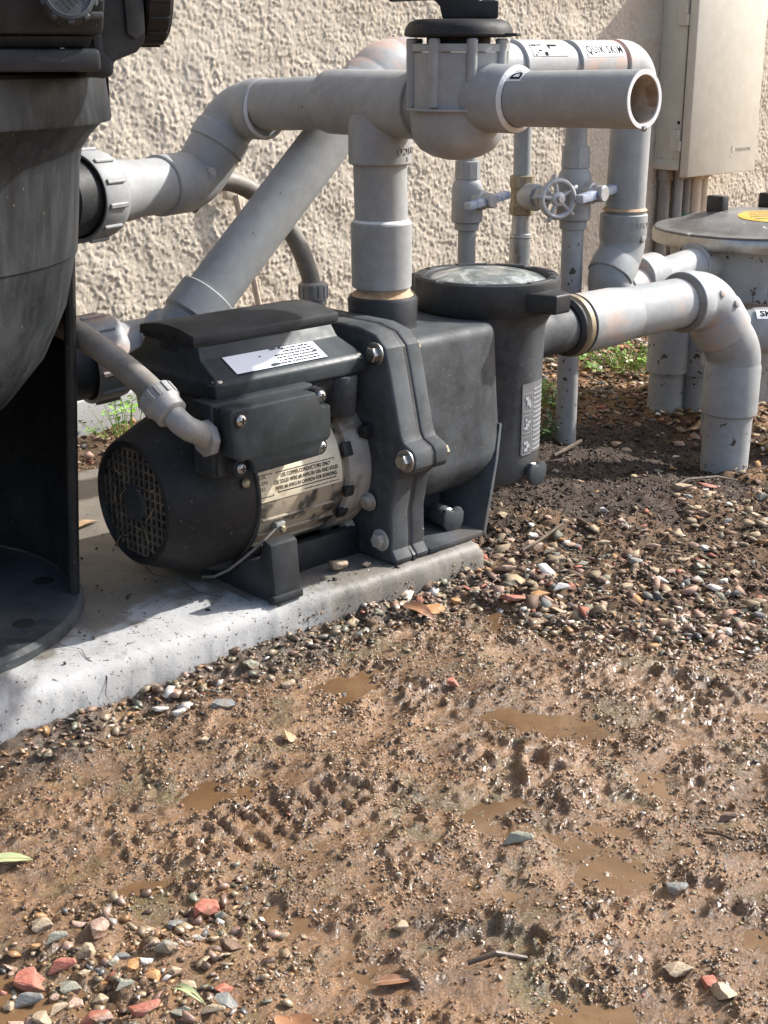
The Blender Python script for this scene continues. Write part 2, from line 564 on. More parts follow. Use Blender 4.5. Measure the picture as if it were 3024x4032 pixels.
b.inputs['Coat Roughness'].default_value = 0.13
nt.links.new(bp.outputs[0], b.inputs['Coat Normal'])
M['mud'] = m

# muddy water
m, nt, b, co = new_mat('muddy_water')
n1 = _noise(nt, co, 12, 6, 0.65, 0.8)
col = _ramp(nt, n1, [(0.3, (0.10, 0.056, 0.025)), (0.5, (0.155, 0.089, 0.043)), (0.72, (0.22, 0.133, 0.068))])
n4 = _noise(nt, co, 240, 4, 0.7)
col = _mix(nt, _maprange(nt, n4, 0.6, 0.7, 0.0, 0.6), col, (0.1, 0.062, 0.036))
nt.links.new(col, b.inputs['Base Color'])
nt.links.new(_maprange(nt, _noise(nt, co, 40, 4, 0.6), 0.4, 0.65, 0.02, 0.16), b.inputs['Roughness'])
b.inputs['Coat Weight'].default_value = 0.6
b.inputs['Coat Roughness'].default_value = 0.03
nb = _noise(nt, co, 90, 4, 0.7)
bp = nt.nodes.new('ShaderNodeBump'); bp.inputs['Strength'].default_value = 0.5; bp.inputs['Distance'].default_value = 0.0012
nt.links.new(nb, bp.inputs['Height']); nt.links.new(bp.outputs[0], b.inputs['Normal'])
M['muddy_water'] = m


def stone_mat(name, c1, c2, rough, coat=0.0):
    return weathered(name, c1, c2, 1.6, lo=0.35, hi=0.7, rough=rough, bump=0.0014, bscale=9, coat=coat, spots=tuple(x * 0.45 for x in c1), spot_scale=9, spot_lo=0.6, spot_hi=0.7, patches=((0.24, 0.155, 0.09), 1.6, 0.47, 0.62, 0.75))


M['st_red'] = stone_mat('red_rock', (0.33, 0.105, 0.07), (0.47, 0.19, 0.13), (0.5, 0.8))
M['st_pink'] = stone_mat('pink_rock', (0.38, 0.25, 0.185), (0.50, 0.36, 0.285), (0.5, 0.8))
M['st_tan'] = stone_mat('tan_rock', (0.36, 0.27, 0.17), (0.5, 0.41, 0.29), (0.5, 0.8))
M['st_orange'] = stone_mat('orange_rock', (0.42, 0.2, 0.075), (0.55, 0.33, 0.15), (0.5, 0.8))
M['st_grey'] = stone_mat('grey_rock', (0.16, 0.165, 0.155), (0.28, 0.28, 0.26), (0.5, 0.8))
M['st_green'] = stone_mat('grey_green_rock', (0.215, 0.215, 0.165), (0.32, 0.315, 0.25), (0.5, 0.8))
M['st_white'] = stone_mat('white_rock', (0.52, 0.49, 0.44), (0.64, 0.62, 0.58), (0.5, 0.8))
M['st_brown'] = stone_mat('dark_brown_rock', (0.12, 0.068, 0.045), (0.22, 0.14, 0.095), (0.5, 0.8))


def attr_mat(name, rough, bump=0.0008, bscale=320, coat=0.0):
    """colour carried by the pieces themselves (attribute tint), fine grain on top"""
    m, nt, b, co = new_mat(name)
    a = nt.nodes.new('ShaderNodeAttribute'); a.attribute_name = 'tint'
    n1 = _noise(nt, co, 160, 4, 0.7)
    col = _mix(nt, _maprange(nt, n1, 0.3, 0.75, 0.0, 0.55), a.outputs['Color'], (0.5, 0.42, 0.34), 'MULTIPLY')
    nt.links.new(col, b.inputs['Base Color'])
    nt.links.new(_maprange(nt, _noise(nt, co, 50, 3, 0.6), 0.35, 0.65, *rough), b.inputs['Roughness'])
    nb = _noise(nt, co, bscale, 4, 0.7)
    bp = nt.nodes.new('ShaderNodeBump'); bp.inputs['Strength'].default_value = 0.8; bp.inputs['Distance'].default_value = bump
    nt.links.new(nb, bp.inputs['Height']); nt.links.new(bp.outputs[0], b.inputs['Normal'])
    b.inputs['Coat Weight'].default_value = coat
    b.inputs['Coat Roughness'].default_value = 0.14
    nt.links.new(bp.outputs[0], b.inputs['Coat Normal'])
    return m


M['gravel_mix'] = attr_mat('mixed_gravel', (0.7, 0.95))
M['gravel_wet'] = attr_mat('wet_mixed_gravel', (0.15, 0.5), coat=0.35)
M['crumb'] = attr_mat('wet_mud_crumbs', (0.06, 0.4), 0.0008, 500, coat=0.8)
M['chips'] = attr_mat('soil_and_bark_bits', (0.5, 0.85))


def leaf_mat(name, c1, c2, rough=0.45, trans=0.25):
    m, nt, b, co = new_mat(name)
    n1 = _noise(nt, co, 60, 5, 0.65, 0.4)
    nt.links.new(_ramp(nt, n1, [(0.3, c1), (0.7, c2)]), b.inputs['Base Color'])
    b.inputs['Roughness'].default_value = rough
    b.inputs['Subsurface Weight'].default_value = 0.0
    b.inputs['Transmission Weight'].default_value = 0.0
    return m


M['leaf_green'] = leaf_mat('clover_leaf', (0.13, 0.28, 0.03), (0.25, 0.43, 0.07))
M['leaf_dark'] = leaf_mat('dull_weed_leaf', (0.055, 0.12, 0.035), (0.11, 0.2, 0.06))
M['leaf_pale'] = leaf_mat('pale_green_leaf', (0.36, 0.42, 0.2), (0.46, 0.5, 0.27))
M['leaf_brown'] = leaf_mat('dead_brown_leaf', (0.2, 0.09, 0.045), (0.38, 0.2, 0.11), 0.35)
M['leaf_tan'] = leaf_mat('dry_tan_leaf', (0.36, 0.22, 0.12), (0.5, 0.35, 0.22), 0.5)
# ---------------------------------------------------------------- noise tiles
def smooth(a, b, x):
    t = np.clip((np.asarray(x, float) - a) / (b - a), 0, 1)
    return t * t * (3 - 2 * t)


class Tile:
    """periodic random height field with features near one wavelength (metres)"""
    def __init__(self, lam, n=1024, size=2.4, bw=0.45, seed=0, aniso=1.0, ang=0.0):
        rg = np.random.default_rng(seed)
        k = np.fft.fftfreq(n, size / n)
        kx, ky = np.meshgrid(k, k, indexing='ij')
        c, s = math.cos(ang), math.sin(ang)
        u = kx * c + ky * s; v = (-kx * s + ky * c) * aniso
        kk = np.sqrt(u * u + v * v) + 1e-9
        filt = np.exp(-(np.log(kk * lam) / bw) ** 2 / 2) / kk
        f = np.fft.fft2(rg.standard_normal((n, n))) * filt
        a = np.real(np.fft.ifft2(f))
        self.a = ((a - a.mean()) / a.std()).astype(np.float32)
        self.n, self.s = n, size

    def __call__(self, x, y):
        n = self.n
        fx = (np.asarray(x, float) / self.s * n); fy = (np.asarray(y, float) / self.s * n)
        ix = np.floor(fx).astype(int); iy = np.floor(fy).astype(int)
        tx = fx - ix; ty = fy - iy
        i0 = ix % n; i1 = (ix + 1) % n; j0 = iy % n; j1 = (iy + 1) % n
        a = self.a
        return (a[i0, j0] * (1 - tx) + a[i1, j0] * tx) * (1 - ty) + (a[i0, j1] * (1 - tx) + a[i1, j1] * tx) * ty


def axis_pts(bands):
    """bands: (start, end, step) pieces laid end to end"""
    out = []
    for a, b, st in bands:
        n = max(1, int(round((b - a) / st)))
        out.extend((a + (b - a) * np.arange(n) / n).tolist())
    out.append(bands[-1][1])
    return np.array(out)


def grid_mesh(name, X, Y, P, mat, attrs=None, flip=False, smoothsh=True):
    """P: (nx,ny,3) positions -> one quad sheet"""
    nx, ny = len(X), len(Y)
    me = bpy.data.meshes.new(name)
    V = P.reshape(-1, 3)
    i = np.arange(nx - 1)[:, None] * ny + np.arange(ny - 1)[None, :]
    i = i.ravel()
    q = np.stack([i, i + ny, i + ny + 1, i + 1], 1)
    if flip: q = q[:, ::-1]
    me.vertices.add(len(V)); me.vertices.foreach_set('co', V.astype(np.float32).ravel())
    me.loops.add(q.size); me.loops.foreach_set('vertex_index', q.astype(np.int32).ravel())
    me.polygons.add(len(q))
    me.polygons.foreach_set('loop_start', np.arange(0, q.size, 4, dtype=np.int32))
    me.update(calc_edges=True)
    for k, a in (attrs or {}).items():
        at = me.attributes.new(k, 'FLOAT', 'POINT')
        at.data.foreach_set('value', a.astype(np.float32).ravel())
    me.materials.append(mat)
    if smoothsh: me.polygons.foreach_set('use_smooth', np.ones(len(q), dtype=bool))
    me.update()
    return me


# ---------------------------------------------------------------- stucco wall (facing -Y)
WALL_Y = 0.735
wx = axis_pts([(-40, -4, 4), (-4, -0.6, 0.2), (-0.6, -0.1, 0.01), (-0.1, 2.2, 0.0022), (2.2, 2.6, 0.02), (2.6, 5, 0.2), (5, 40, 5)])
wz = axis_pts([(0.055, 0.70, 0.0022), (0.70, 0.95, 0.01), (0.95, 3.4, 0.1)])
GX, GZ = np.meshgrid(wx, wz, indexing='ij')
w1 = Tile(0.020, seed=1); w2 = Tile(0.020, seed=2)
wa, wb = w1(GX, GZ) * 0.0045, w2(GX, GZ) * 0.0045
n1 = Tile(0.021, seed=3, aniso=1.5, ang=0.5)(GX + wa, GZ + wb)
n2 = Tile(0.033, seed=4, aniso=1.6, ang=0.6)(GX + wb, GZ - wa)
n3 = Tile(0.0115, seed=5)(GX, GZ)
n4 = Tile(0.007, seed=6)(GX, GZ)
plat = smooth(-0.08, 0.12, n1 + 0.25 * n3)
ridge = np.exp(-(n2 / 0.13) ** 2) * smooth(-0.6, 0.4, n1 + 0.5 * n3)
hgt = 0.0012 * plat + 0.0015 * ridge + 0.0003 * n3 * (0.4 + 0.6 * plat) + 0.0003 * n4
hgt *= 0.82 + 0.18 * smooth(-0.9, 0.6, Tile(0.16, seed=9)(GX, GZ))
hgt += 0.0010 * Tile(0.11, seed=8)(GX, GZ)
P = np.stack([GX, WALL_Y - hgt, GZ], -1)
me = grid_mesh('stucco_wall', wx, wz, P, M['stucco'])
wall = tag(link_mesh('stucco_wall', me), 'rough sand-coloured stucco house wall behind all the pipework', 'wall')
MB().bx(-40, 40, WALL_Y + 0.004, WALL_Y + 0.2, 0.05, 3.4).build('wall_core', M['stucco'], wall)
MB().bx(-40, 40, WALL_Y - 0.012, WALL_Y + 0.2, -0.12, 0.0545).build('footing', M['concrete'], wall, bevel=0.003)

# ---------------------------------------------------------------- concrete pad
PAD_Z = 0.04
px_ = axis_pts([(-1.5, -0.7, 0.02), (-0.7, 0.03, 0.005)])
def front_y(x): return -0.113 - 0.018 * smooth(-0.32, 0.0, x)
prof = [(-0.009, -0.06), (-0.0085, -0.02), (-0.0080, 0.0), (-0.0068, 0.014), (-0.0055, 0.026), (-0.0035, 0.0330), (0.0005, 0.0375), (0.006, 0.0394), (0.02, 0.04)]
yy = axis_pts([(0.045, 0.56, 0.012)])
tn = [Tile(0.05, seed=21), Tile(0.012, seed=22)]
rows = []
soil = []  # per-point darkening: stain and damp, plus shade painted into the slab
for x in px_:
    fy = float(front_y(x))
    r_ = []; s_ = []
    for dy, z in prof:
        nb_ = float(tn[0](x, z * 2)) * 0.0007 + float(tn[1](x, z)) * 0.0005
        r_.append((x, fy + dy + nb_ * (1 if z < 0.036 else 0.2), z + (float(tn[1](x, dy + 3)) * 0.0004 if z > 0.02 else 0)))
        s_.append(float(0.1 + 1.2 * smooth(-0.33, -0.16, x + 0.01 * float(tn[1](x, z)))))  # right front edge: wet concrete, with the pump's shadow painted in
    for d in yy:
        y = fy + d
        r_.append((x, y, PAD_Z + float(tn[0](x, y)) * 0.0007))
        s_.append(float((0.1 + 0.9 * smooth(0.03, 0.085, d + 0.02 * float(tn[0](x, y)))) if x < -0.27 else 1.6))  # inner slab: damp dirt, with the shade under the equipment painted in
    r_.append((x, fy + 0.57, -0.06)); s_.append(1.0)
    rows.append(r_); soil.append(s_)
rows.append([(0.0365, p[1] * 0.99, min(p[2], 0.03)) for p in rows[-1]]); soil.append(soil[-1])
rows.append([(0.0395, p[1] * 0.99, -0.06) for p in rows[-2]]); soil.append(soil[-1])
P = np.array(rows)
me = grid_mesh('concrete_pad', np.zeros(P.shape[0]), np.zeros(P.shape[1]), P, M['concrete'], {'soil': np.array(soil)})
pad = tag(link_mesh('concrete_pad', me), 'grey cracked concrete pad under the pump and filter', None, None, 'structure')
pad_back = 0.45


def crack(name, pts, w):
    """hairline crack: narrow dark groove filler following the slab"""
    m = MB()
    L_, Rr = [], []
    for i, (p, ww) in enumerate(zip(pts, w)):
        a = Vector(pts[max(i - 1, 0)]); b = Vector(pts[min(i + 1, len(pts) - 1)])
        t = (b - a).normalized(); s = t.cross(Vector((0, -0.5, 1))).normalized()
        L_.append(Vector(p) + s * ww); Rr.append(Vector(p) - s * ww)
    n = len(pts)
    m.add(L_ + Rr, [(i, i + 1, n + i + 1, n + i) for i in range(n - 1)])
    return m.build(name, M['void'], pad, smooth=None)


crack('crack', [(-0.47, -0.03, 0.0412), (-0.478, -0.052, 0.0412), (-0.468, -0.072, 0.0412), (-0.476, -0.095, 0.0409), (-0.472, -0.1095, 0.0382), (-0.470, -0.1185, 0.0282), (-0.476, -0.1235, 0.014), (-0.472, -0.1252, 0.004)],
      [0.0002, 0.0004, 0.0003, 0.0005, 0.0009, 0.0006, 0.0004, 0.0002])
crack('crack', [(-0.30, 0.10, 0.0412), (-0.296, 0.07, 0.0412), (-0.305, 0.045, 0.0412), (-0.293, 0.01, 0.0412), (-0.30, -0.03, 0.0412), (-0.29, -0.06, 0.0412)],
      [0.0003, 0.0006, 0.0005, 0.0006, 0.0005, 0.0003])

# ---------------------------------------------------------------- ground
gt = {l: Tile(l, seed=int(l * 1e4) + 31) for l in (0.16, 0.07, 0.034, 0.016, 0.008, 0.0045)}
CHANNELS = [
    ([(-0.29, -0.25), (-0.251, -0.331), (-0.262, -0.401), (-0.289, -0.473), (-0.353, -0.499), (-0.415, -0.465), (-0.481, -0.439), (-0.504, -0.422)], 0.026),
    ([(-0.049, -0.423), (-0.102, -0.51), (-0.145, -0.583), (-0.157, -0.631)], 0.026),
    ([(-0.268, -0.556), (-0.326, -0.569), (-0.356, -0.628), (-0.35, -0.673), (-0.304, -0.702)], 0.024),
    ([(-0.584, -0.488), (-0.572, -0.543), (-0.569, -0.587), (-0.553, -0.627)], 0.030),
    ([(-0.578, -0.328), (-0.544, -0.292), (-0.516, -0.298)], 0.013),
    ([(-0.468, -0.629), (-0.498, -0.613), (-0.515, -0.576)], 0.018),
    ([(-0.682, -0.317), (-0.672, -0.373)], 0.022)]
FEET = [(-0.505, -0.385, 0.060, 0.034, -0.2), (-0.432, -0.398, 0.034, 0.026, 0.1), (-0.066, -0.505, 0.055, 0.036, 1.0)]
WATER_Z = -0.0027


def ground_fields(x, y):
    x = np.asarray(x, float); y = np.asarray(y, float)
    wob = 0.03 * gt[0.16](x, y) + 0.012 * gt[0.07](x, y)
    d = (x + 0.06) * 0.86 + (y + 0.20) * 0.51 + wob
    mud = smooth(0.035, -0.035, d) * smooth(-0.15, -0.205, y + wob * 0.6)
    mul = smooth(0.30, 0.18, np.hypot((x - 0.46) * 0.62, (y - 0.06) * 1.05) + wob) * smooth(-0.05, 0.10, d)
    mul = np.maximum(mul, 0.75 * smooth(-0.21, -0.14, y + wob) * smooth(0.1, -0.05, y) * (x < 0.0))
    mul = np.maximum(mul, 0.55 * smooth(0.0, 0.08, d) * smooth(0.75, 0.5, d))
    far = smooth(3, 1.6, np.hypot(x, y))
    h = 0.0024 * gt[0.16](x, y) + 0.0012 * gt[0.07](x, y)
    cl = np.clip(gt[0.034](x, y) * 0.55 + gt[0.016](x, y) * 0.65 + 0.25, -0.4, 1.3)
    rm = 0.3 + 1.0 * smooth(-0.9, 0.9, gt[0.07](x + 0.3, y) * 0.8 + gt[0.16](x, y + 0.4) * 0.6)
    h = h + mud * rm * (0.0016 + 0.0021 * cl + 0.0008 * np.clip(gt[0.008](x, y), -1.5, 1.5) + 0.0004 * gt[0.0045](x, y))
    h = h + (1 - mud) * (0.0014 * gt[0.034](x, y) + 0.0010 * gt[0.016](x, y) + 0.003)
    pud = np.zeros_like(x)
    wv = 0.30 * gt[0.034](x, y) + 0.16 * gt[0.016](x, y)
    for pts, wd in CHANNELS:
        dmin = np.full_like(x, 9.0)
        for (ax, ay), (bx_, by_) in zip(pts[:-1], pts[1:]):
            ux, uy = bx_ - ax, by_ - ay
            t = np.clip(((x - ax) * ux + (y - ay) * uy) / (ux * ux + uy * uy), 0, 1)
            dmin = np.minimum(dmin, np.hypot(x - ax - t * ux, y - ay - t * uy))
        pud = np.maximum(pud, smooth(1.25, 0.45, dmin / (wd * 0.8) + wv * 1.3))
    h = h * (1 - 0.75 * pud) - 0.0023 * pud + 0.0016 * pud * np.clip(gt[0.016](x, y) * 0.7 + gt[0.008](x, y) * 0.6 - 0.5, 0, 1.5)
    for cx, cy, a, b, ang in FEET:
        c, s = math.cos(ang), math.sin(ang)
        u = ((x - cx) * c + (y - cy) * s); v = (-(x - cx) * s + (y - cy) * c)
        q = np.hypot(u / a, v / b)
        inside = smooth(1.15, 0.9, q + 0.06 * gt[0.034](x, y))
        bars = smooth(-0.35, 0.55, np.sin((u + 0.003 * gt[0.034](x, y)) / 0.0175 * 2 * math.pi + 0.8 * np.sign(v) * v / 0.03)) * smooth(0.002, 0.005, np.abs(v))
        h = h * (1 - 0.7 * inside) + inside * (-0.0032 + 0.0048 * bars + 0.0011 * gt[0.008](x, y))
        h = h + 0.003 * np.exp(-((q - 1.15) / 0.13) ** 2)
    h = h - 0.038 * np.exp(-(np.hypot(x - 0.71, y + 0.03) / 0.22) ** 2)
    h = h + 0.010 * np.exp(-(np.hypot(x - 0.16, y + 0.05) / 0.10) ** 2)
    h = h + 0.004 * smooth(0.03, 0.0, np.abs(y + 0.135)) * (x < 0.03)
    inpad = smooth(0.055, 0.032, x) * smooth(-0.127, -0.11, y) * smooth(0.47, 0.44, y)
    h = h * far - 0.03 * inpad
    wet = np.clip(mud + 0.6 * smooth(0.10, 0.0, d) + 0.5 * smooth(-0.13, -0.17, y) * (x < 0), 0, 1)
    return h, mul * far, wet * far, mud, pud, d


def ground_z(x, y): return ground_fields(np.atleast_1d(x), np.atleast_1d(y))[0]


gx = axis_pts([(-60, -5, 5), (-5, -1.0, 0.25), (-1.0, -0.8, 0.01), (-0.8, 0.30, 0.0023), (0.30, 0.9, 0.005), (0.9, 1.5, 0.01), (1.5, 5, 0.2), (5, 60, 5)])
gy = axis_pts([(-60, -5, 5), (-5, -1.0, 0.25), (-1.0, -0.82, 0.01), (-0.82, -0.12, 0.0023), (-0.12, 0.3, 0.006), (0.3, 0.745, 0.01), (0.745, 1.2, 0.2)])
GX, GY = np.meshgrid(gx, gy, indexing='ij')
gh, gm, gw, gmud, gp, gd = ground_fields(GX, GY)
me = grid_mesh('ground', gx, gy, np.stack([GX, GY, gh], -1), M['mud'], {'mulch': gm, 'wet': gw})
tag(link_mesh('ground', me), 'wet brown mud and dark soil in front of the pad', None, None, 'structure')

wx_ = axis_pts([(-0.85, 0.12, 0.01)]); wy_ = axis_pts([(-0.85, -0.22, 0.01)])
GX, GY = np.meshgrid(wx_, wy_, indexing='ij')
me = grid_mesh('puddle', wx_, wy_, np.stack([GX, GY, np.full_like(GX, WATER_Z)], -1), M['muddy_water'])
tag(link_mesh('puddle', me), 'shallow brown puddle water between the mud ridges', None, None, 'structure')
# ---------------------------------------------------------------- pool pump (axis along X)
MZ = 0.146
pump = thing('pool_pump', 'black variable-speed pool pump bolted to the concrete pad', 'pump', (0, 0, PAD_Z))
XA = (1, 0, 0)
o_m = (0, 0, MZ)


def screw(mb, c, n, r=0.0055, h=0.0035):
    mb.lathe([(0, r), (h * 0.35, r), (h * 0.75, r * 0.8), (h, r * 0.4), (h * 1.02, 0.0001)], c, n, 20)


def cross_slot(c, n, r, parent):
    d, u, w = perp(n)
    m = MB()
    rot = Matrix((u, w, d)).transposed()
    m.box(Vector(c), (r * 1.2, r * 0.28, 0.0006), rot)
    m.box(Vector(c) + d * 0.0001, (r * 0.28, r * 1.2, 0.0006), rot)
    return m.build('slot', M['void'], parent, smooth=None)


def dashes(mp, u0, u1, v, h, w, m):
    """a line of print too worn to read: uneven strokes"""
    u = u0
    while u < u1:
        l = random.uniform(0.0012, 0.0042)
        b = min(u + l, u1)
        m.add([mp(u, v, w), mp(b, v, w), mp(b, v + h * random.uniform(0.7, 1), w), mp(u, v + h * random.uniform(0.7, 1), w)], [(0, 1, 2, 3)])
        u = b + random.uniform(0.0006, 0.0016)


# fan cover with lattice
fc = MB().lathe([(-0.3475, 0.0575), (-0.3535, 0.0585), (-0.3555, 0.0605), (-0.3540, 0.0650), (-0.3490, 0.0680), (-0.3060, 0.0848), (-0.2990, 0.0862), (-0.262, 0.0862), (-0.256, 0.0850), (-0.2555, 0.080)], o_m, XA, 72, cap=False)
fan_cover = fc.build('fan_cover', M['black_deep'], pump, smooth=40)
MB().lathe([(-0.2585, 0.0850), (-0.257, 0.0878), (-0.2545, 0.0878), (-0.2535, 0.083)], o_m, XA, 64, cap=False).build('rim', M['black'], fan_cover)
g = MB()
sp = 0.0092
for k in range(-6, 7):
    t = k * sp
    hl = math.sqrt(max(0.058 ** 2 - t * t, 0))
    if hl < 0.012: continue
    g.bx(-0.3515, -0.3475, t - 0.0014, t + 0.0014, MZ - hl, MZ + hl)
    g.bx(-0.3513, -0.3477, -hl, hl, MZ + t - 0.0014, MZ + t + 0.0014)
grille = g.build('grille', M['grille'], fan_cover, bevel=0.0005, bseg=1)
MB().lathe([(-0.3525, 0.0), (-0.3535, 0.010), (-0.3535, 0.017), (-0.352, 0.0195), (-0.3475, 0.0195)], o_m, XA, 40).build('hub', M['black'], fan_cover)
MB().lathe([(-0.332, 0.0), (-0.332, 0.07)], o_m, XA, 48).build('fan_disc', M['void'], fan_cover)
# straw and dead grass caught in the lattice
dg_ = MB()
for k in range(13):
    a = random.uniform(0, 6.28); rr = random.uniform(0.012, 0.052)
    p = Vector((-0.3535, rr * math.cos(a), MZ + rr * math.sin(a)))
    q = p + Vector((random.uniform(-0.005, 0.001), random.uniform(-0.013, 0.013), random.uniform(-0.02, 0.02)))
    mid = (p + q) / 2 + Vector((-0.002, random.uniform(-0.004, 0.004), 0))
    dg_.tube([p, mid, q], [0.0003, 0.0005, 0.0002], 5)
tag(dg_.build('straw', M['tan_straw'], fan_cover), None, None, None, 'stuff')

motor = MB().lathe([(-0.262, 0.0795), (-0.135, 0.0795), (-0.132, 0.077), (-0.118, 0.077)], o_m, XA, 64).build('motor_body', M['motor'], pump, smooth=40)
for a in (200, 215, 230, 245, 260):      # shallow cooling ribs low on the shell
    y = math.cos(R(a)) * 0.079; z = MZ + math.sin(R(a)) * 0.079
    rot = Matrix.Rotation(R(a + 90), 3, 'X')
    MB().box((-0.19, y, z), (0.11, 0.0025, 0.006), rot).build('rib', M['motor'], motor, bevel=0.0008, bseg=1)
brk = MB().lathe([(-0.128, 0.0765), (-0.126, 0.083), (-0.098, 0.085), (-0.094, 0.083)], o_m, XA, 64).build('motor_bracket', M['cast'], pump, smooth=40)
for a, s in ((193, 0.02), (160, 0.018), (214, 0.026)):
    y = math.cos(R(a)) * 0.083; z = MZ + math.sin(R(a)) * 0.083
    rot = Matrix.Rotation(R(a - 90), 3, 'X')
    MB().box((-0.127, y, z), (0.013, 0.012 if a != 160 else 0.016, 0.006), rot).build('clip', M['rubber'], brk, bevel=0.0015)
for a in (150, 205, 238, 262):
    c = Vector((-0.098, math.cos(R(a)) * 0.092, MZ + math.sin(R(a)) * 0.088))
    b_ = MB().lathe([(0, 0.0105), (0.002, 0.0105), (0.0021, 0.0075), (0.0075, 0.0075), (0.0083, 0.0062)], c, (-1, 0, 0), 6 if a in (150, 262) else 24)
    b_.build('bolt', M['cast'] if a != 150 else M['black'], pump, smooth=25)

# rating label on the shell
mp = cyl_map((0, 0, MZ), (1, 0, 0), (0, -1, 0), 0.0797)
# axis x ref = (1,0,0)x(0,-1,0) = (0,0,-1): v negative is up
lab = patch(mp, -0.283, -0.135, -0.060, 0.006, 0.0004, 6, 14).build('rating_label', M['plate'], pump)
def up(u, v, w=0): return mp(u, -v, w)
t_ = MB()
for i, s in enumerate(('USE COPPER CONDUCTORS ONLY', 'USE SOLID WIRE #8 AWG IN USA AND SOLID', 'WIRE #6 AWG IN CANADA FOR BONDING')):
    lettering(up, s, 0.0058, -0.186, 0.0185 - i * 0.0062, 0.0008, m=t_, sx=0.76, bold=0.02)
for i, s in enumerate(('WIRING', 'Line-GL1/L', 'Line-GL2/N', 'US   EU', 'GRD-+')):
    lettering(up, s, 0.0055, -0.258 + (0.006 if i in (1, 2, 3) else -0.006), 0.0270 - i * 0.0062, 0.0008, m=t_)
lettering(up, 'LE', 0.0055, -0.143, 0.0545, 0.0008, m=t_)
dashes(up, -0.19, -0.14, -0.003, 0.0012, 0.0008, t_)
t_.build('print', M['ink'], lab, smooth=None)
fr = MB()
for (u0, u1, v0, v1) in ((-0.2250, -0.1450, 0.0013, 0.0023), (-0.2250, -0.1450, 0.0223, 0.0231), (-0.2260, -0.2253, 0.0013, 0.0231), (-0.1453, -0.1446, 0.0013, 0.0231),
                         (-0.2810, -0.2320, -0.0007, 0.0000), (-0.2810, -0.2320, 0.0228, 0.0235), (-0.2815, -0.2808, -0.0007, 0.0235), (-0.2325, -0.2318, -0.0007, 0.0235)):
    fr.add([up(u0, v0, 0.0007), up(u1, v0, 0.0007), up(u1, v1, 0.0007), up(u0, v1, 0.0007)], [(0, 1, 2, 3)])
fr.build('printed_frame', M['ink'], lab, smooth=None)
sc_ = MB(); screw(sc_, (-0.272, math.cos(R(165)) * 0.0875, MZ + math.sin(R(165)) * 0.0875), (0, -0.97, 0.26), 0.005)
sc_.build('screw', M['brass'], fan_cover)
# bonding lug
lug = MB().box((-0.222, -0.073, 0.108), (0.012, 0.012, 0.010)).build('bonding_lug', M['galv'], pump, bevel=0.001)
MB().lathe([(0, 0.004), (0.004, 0.004), (0.005, 0.003)], (-0.222, -0.079, 0.106), (0, -1, 0), 6).build('bolt', M['brass'], lug, smooth=25)
MB().tube([(-0.226, -0.077, 0.108), (-0.245, -0.078, 0.098), (-0.262, -0.066, 0.08), (-0.272, -0.05, 0.064), (-0.276, -0.03, 0.052), (-0.277, -0.01, 0.046)], 0.0016, 8).build('bonding_wire', M['conduit'], lug)


def loft(rects, mb=None):
    mb = mb or MB()
    rs = [[(a, c, z), (b, c, z), (b, d, z), (a, d, z)] for a, b, c, d, z in rects]
    return mb.rings(rs)


# variable-speed drive on top of the motor
dh = loft([(-0.290, -0.122, -0.052, 0.052, 0.196), (-0.296, -0.113, -0.070, 0.070, 0.225), (-0.300, -0.108, -0.081, 0.081, 0.2585)]).build('drive_housing', M['black'], pump, bevel=0.008, bseg=3)
MB().lathe([(0, 0.016), (0.045, 0.019)], (-0.128, -0.070, 0.212), (0, 0, 1), 24).build('corner_boss', M['black_chalky'], dh, bevel=0.003)
lid = loft([(-0.303, -0.105, -0.083, 0.083, 0.2575), (-0.3055, -0.1025, -0.0855, 0.0855, 0.260), (-0.3055, -0.1025, -0.0855, 0.0855, 0.2745), (-0.3020, -0.1060, -0.0815, 0.0815, 0.2790),
            (-0.2990, -0.1150, -0.0520, 0.0520, 0.2945), (-0.2965, -0.1180, -0.0455, 0.0455, 0.3070)]).build('drive_lid', M['drive'], pump, bevel=0.0035, bseg=3, bangle=12)
tp = MB()
rs = []
for x in (-0.3025, -0.1085):
    pr_ = [(-0.0475, 0.3085), (0.0475, 0.3085), (0.0475, 0.3185)]
    pr_ += [(0.0475 - 0.095 * i / 10, 0.3185 + 0.0065 * math.sin(math.pi * i / 10)) for i in range(1, 10)]
    pr_ += [(-0.0475, 0.3185)]
    rs.append([(x, y, z) for y, z in pr_])
tp.rings(rs)
top_cover = tp.build('keypad_cover', M['black'], pump, bevel=0.0022, bseg=2, bangle=40)
MB().bx(-0.2995, -0.1125, -0.0443, 0.0443, 0.3060, 0.3092).build('gasket', M['rubber'], top_cover)
MB().bx(-0.2985, -0.2965, -0.016, 0.016, 0.290, 0.3055).build('latch', M['black'], lid, bevel=0.0005)
for cx, cy in ((-0.2975, -0.0775), (-0.1105, -0.0775), (-0.2975, 0.0775), (-0.1105, 0.0775)):
    MB().lathe([(0, 0.010), (0.0012, 0.0085)], (cx, cy, 0.2745), (0, 0, 1), 24).build('screw_seat', M['drive'], lid)
    s_ = MB(); screw(s_, (cx, cy, 0.2757), (0, 0, 1), 0.0062, 0.0042)
    cross_slot((cx, cy, 0.2800), (0, 0, 1), 0.0062, s_.build('screw', M['steel'], lid))
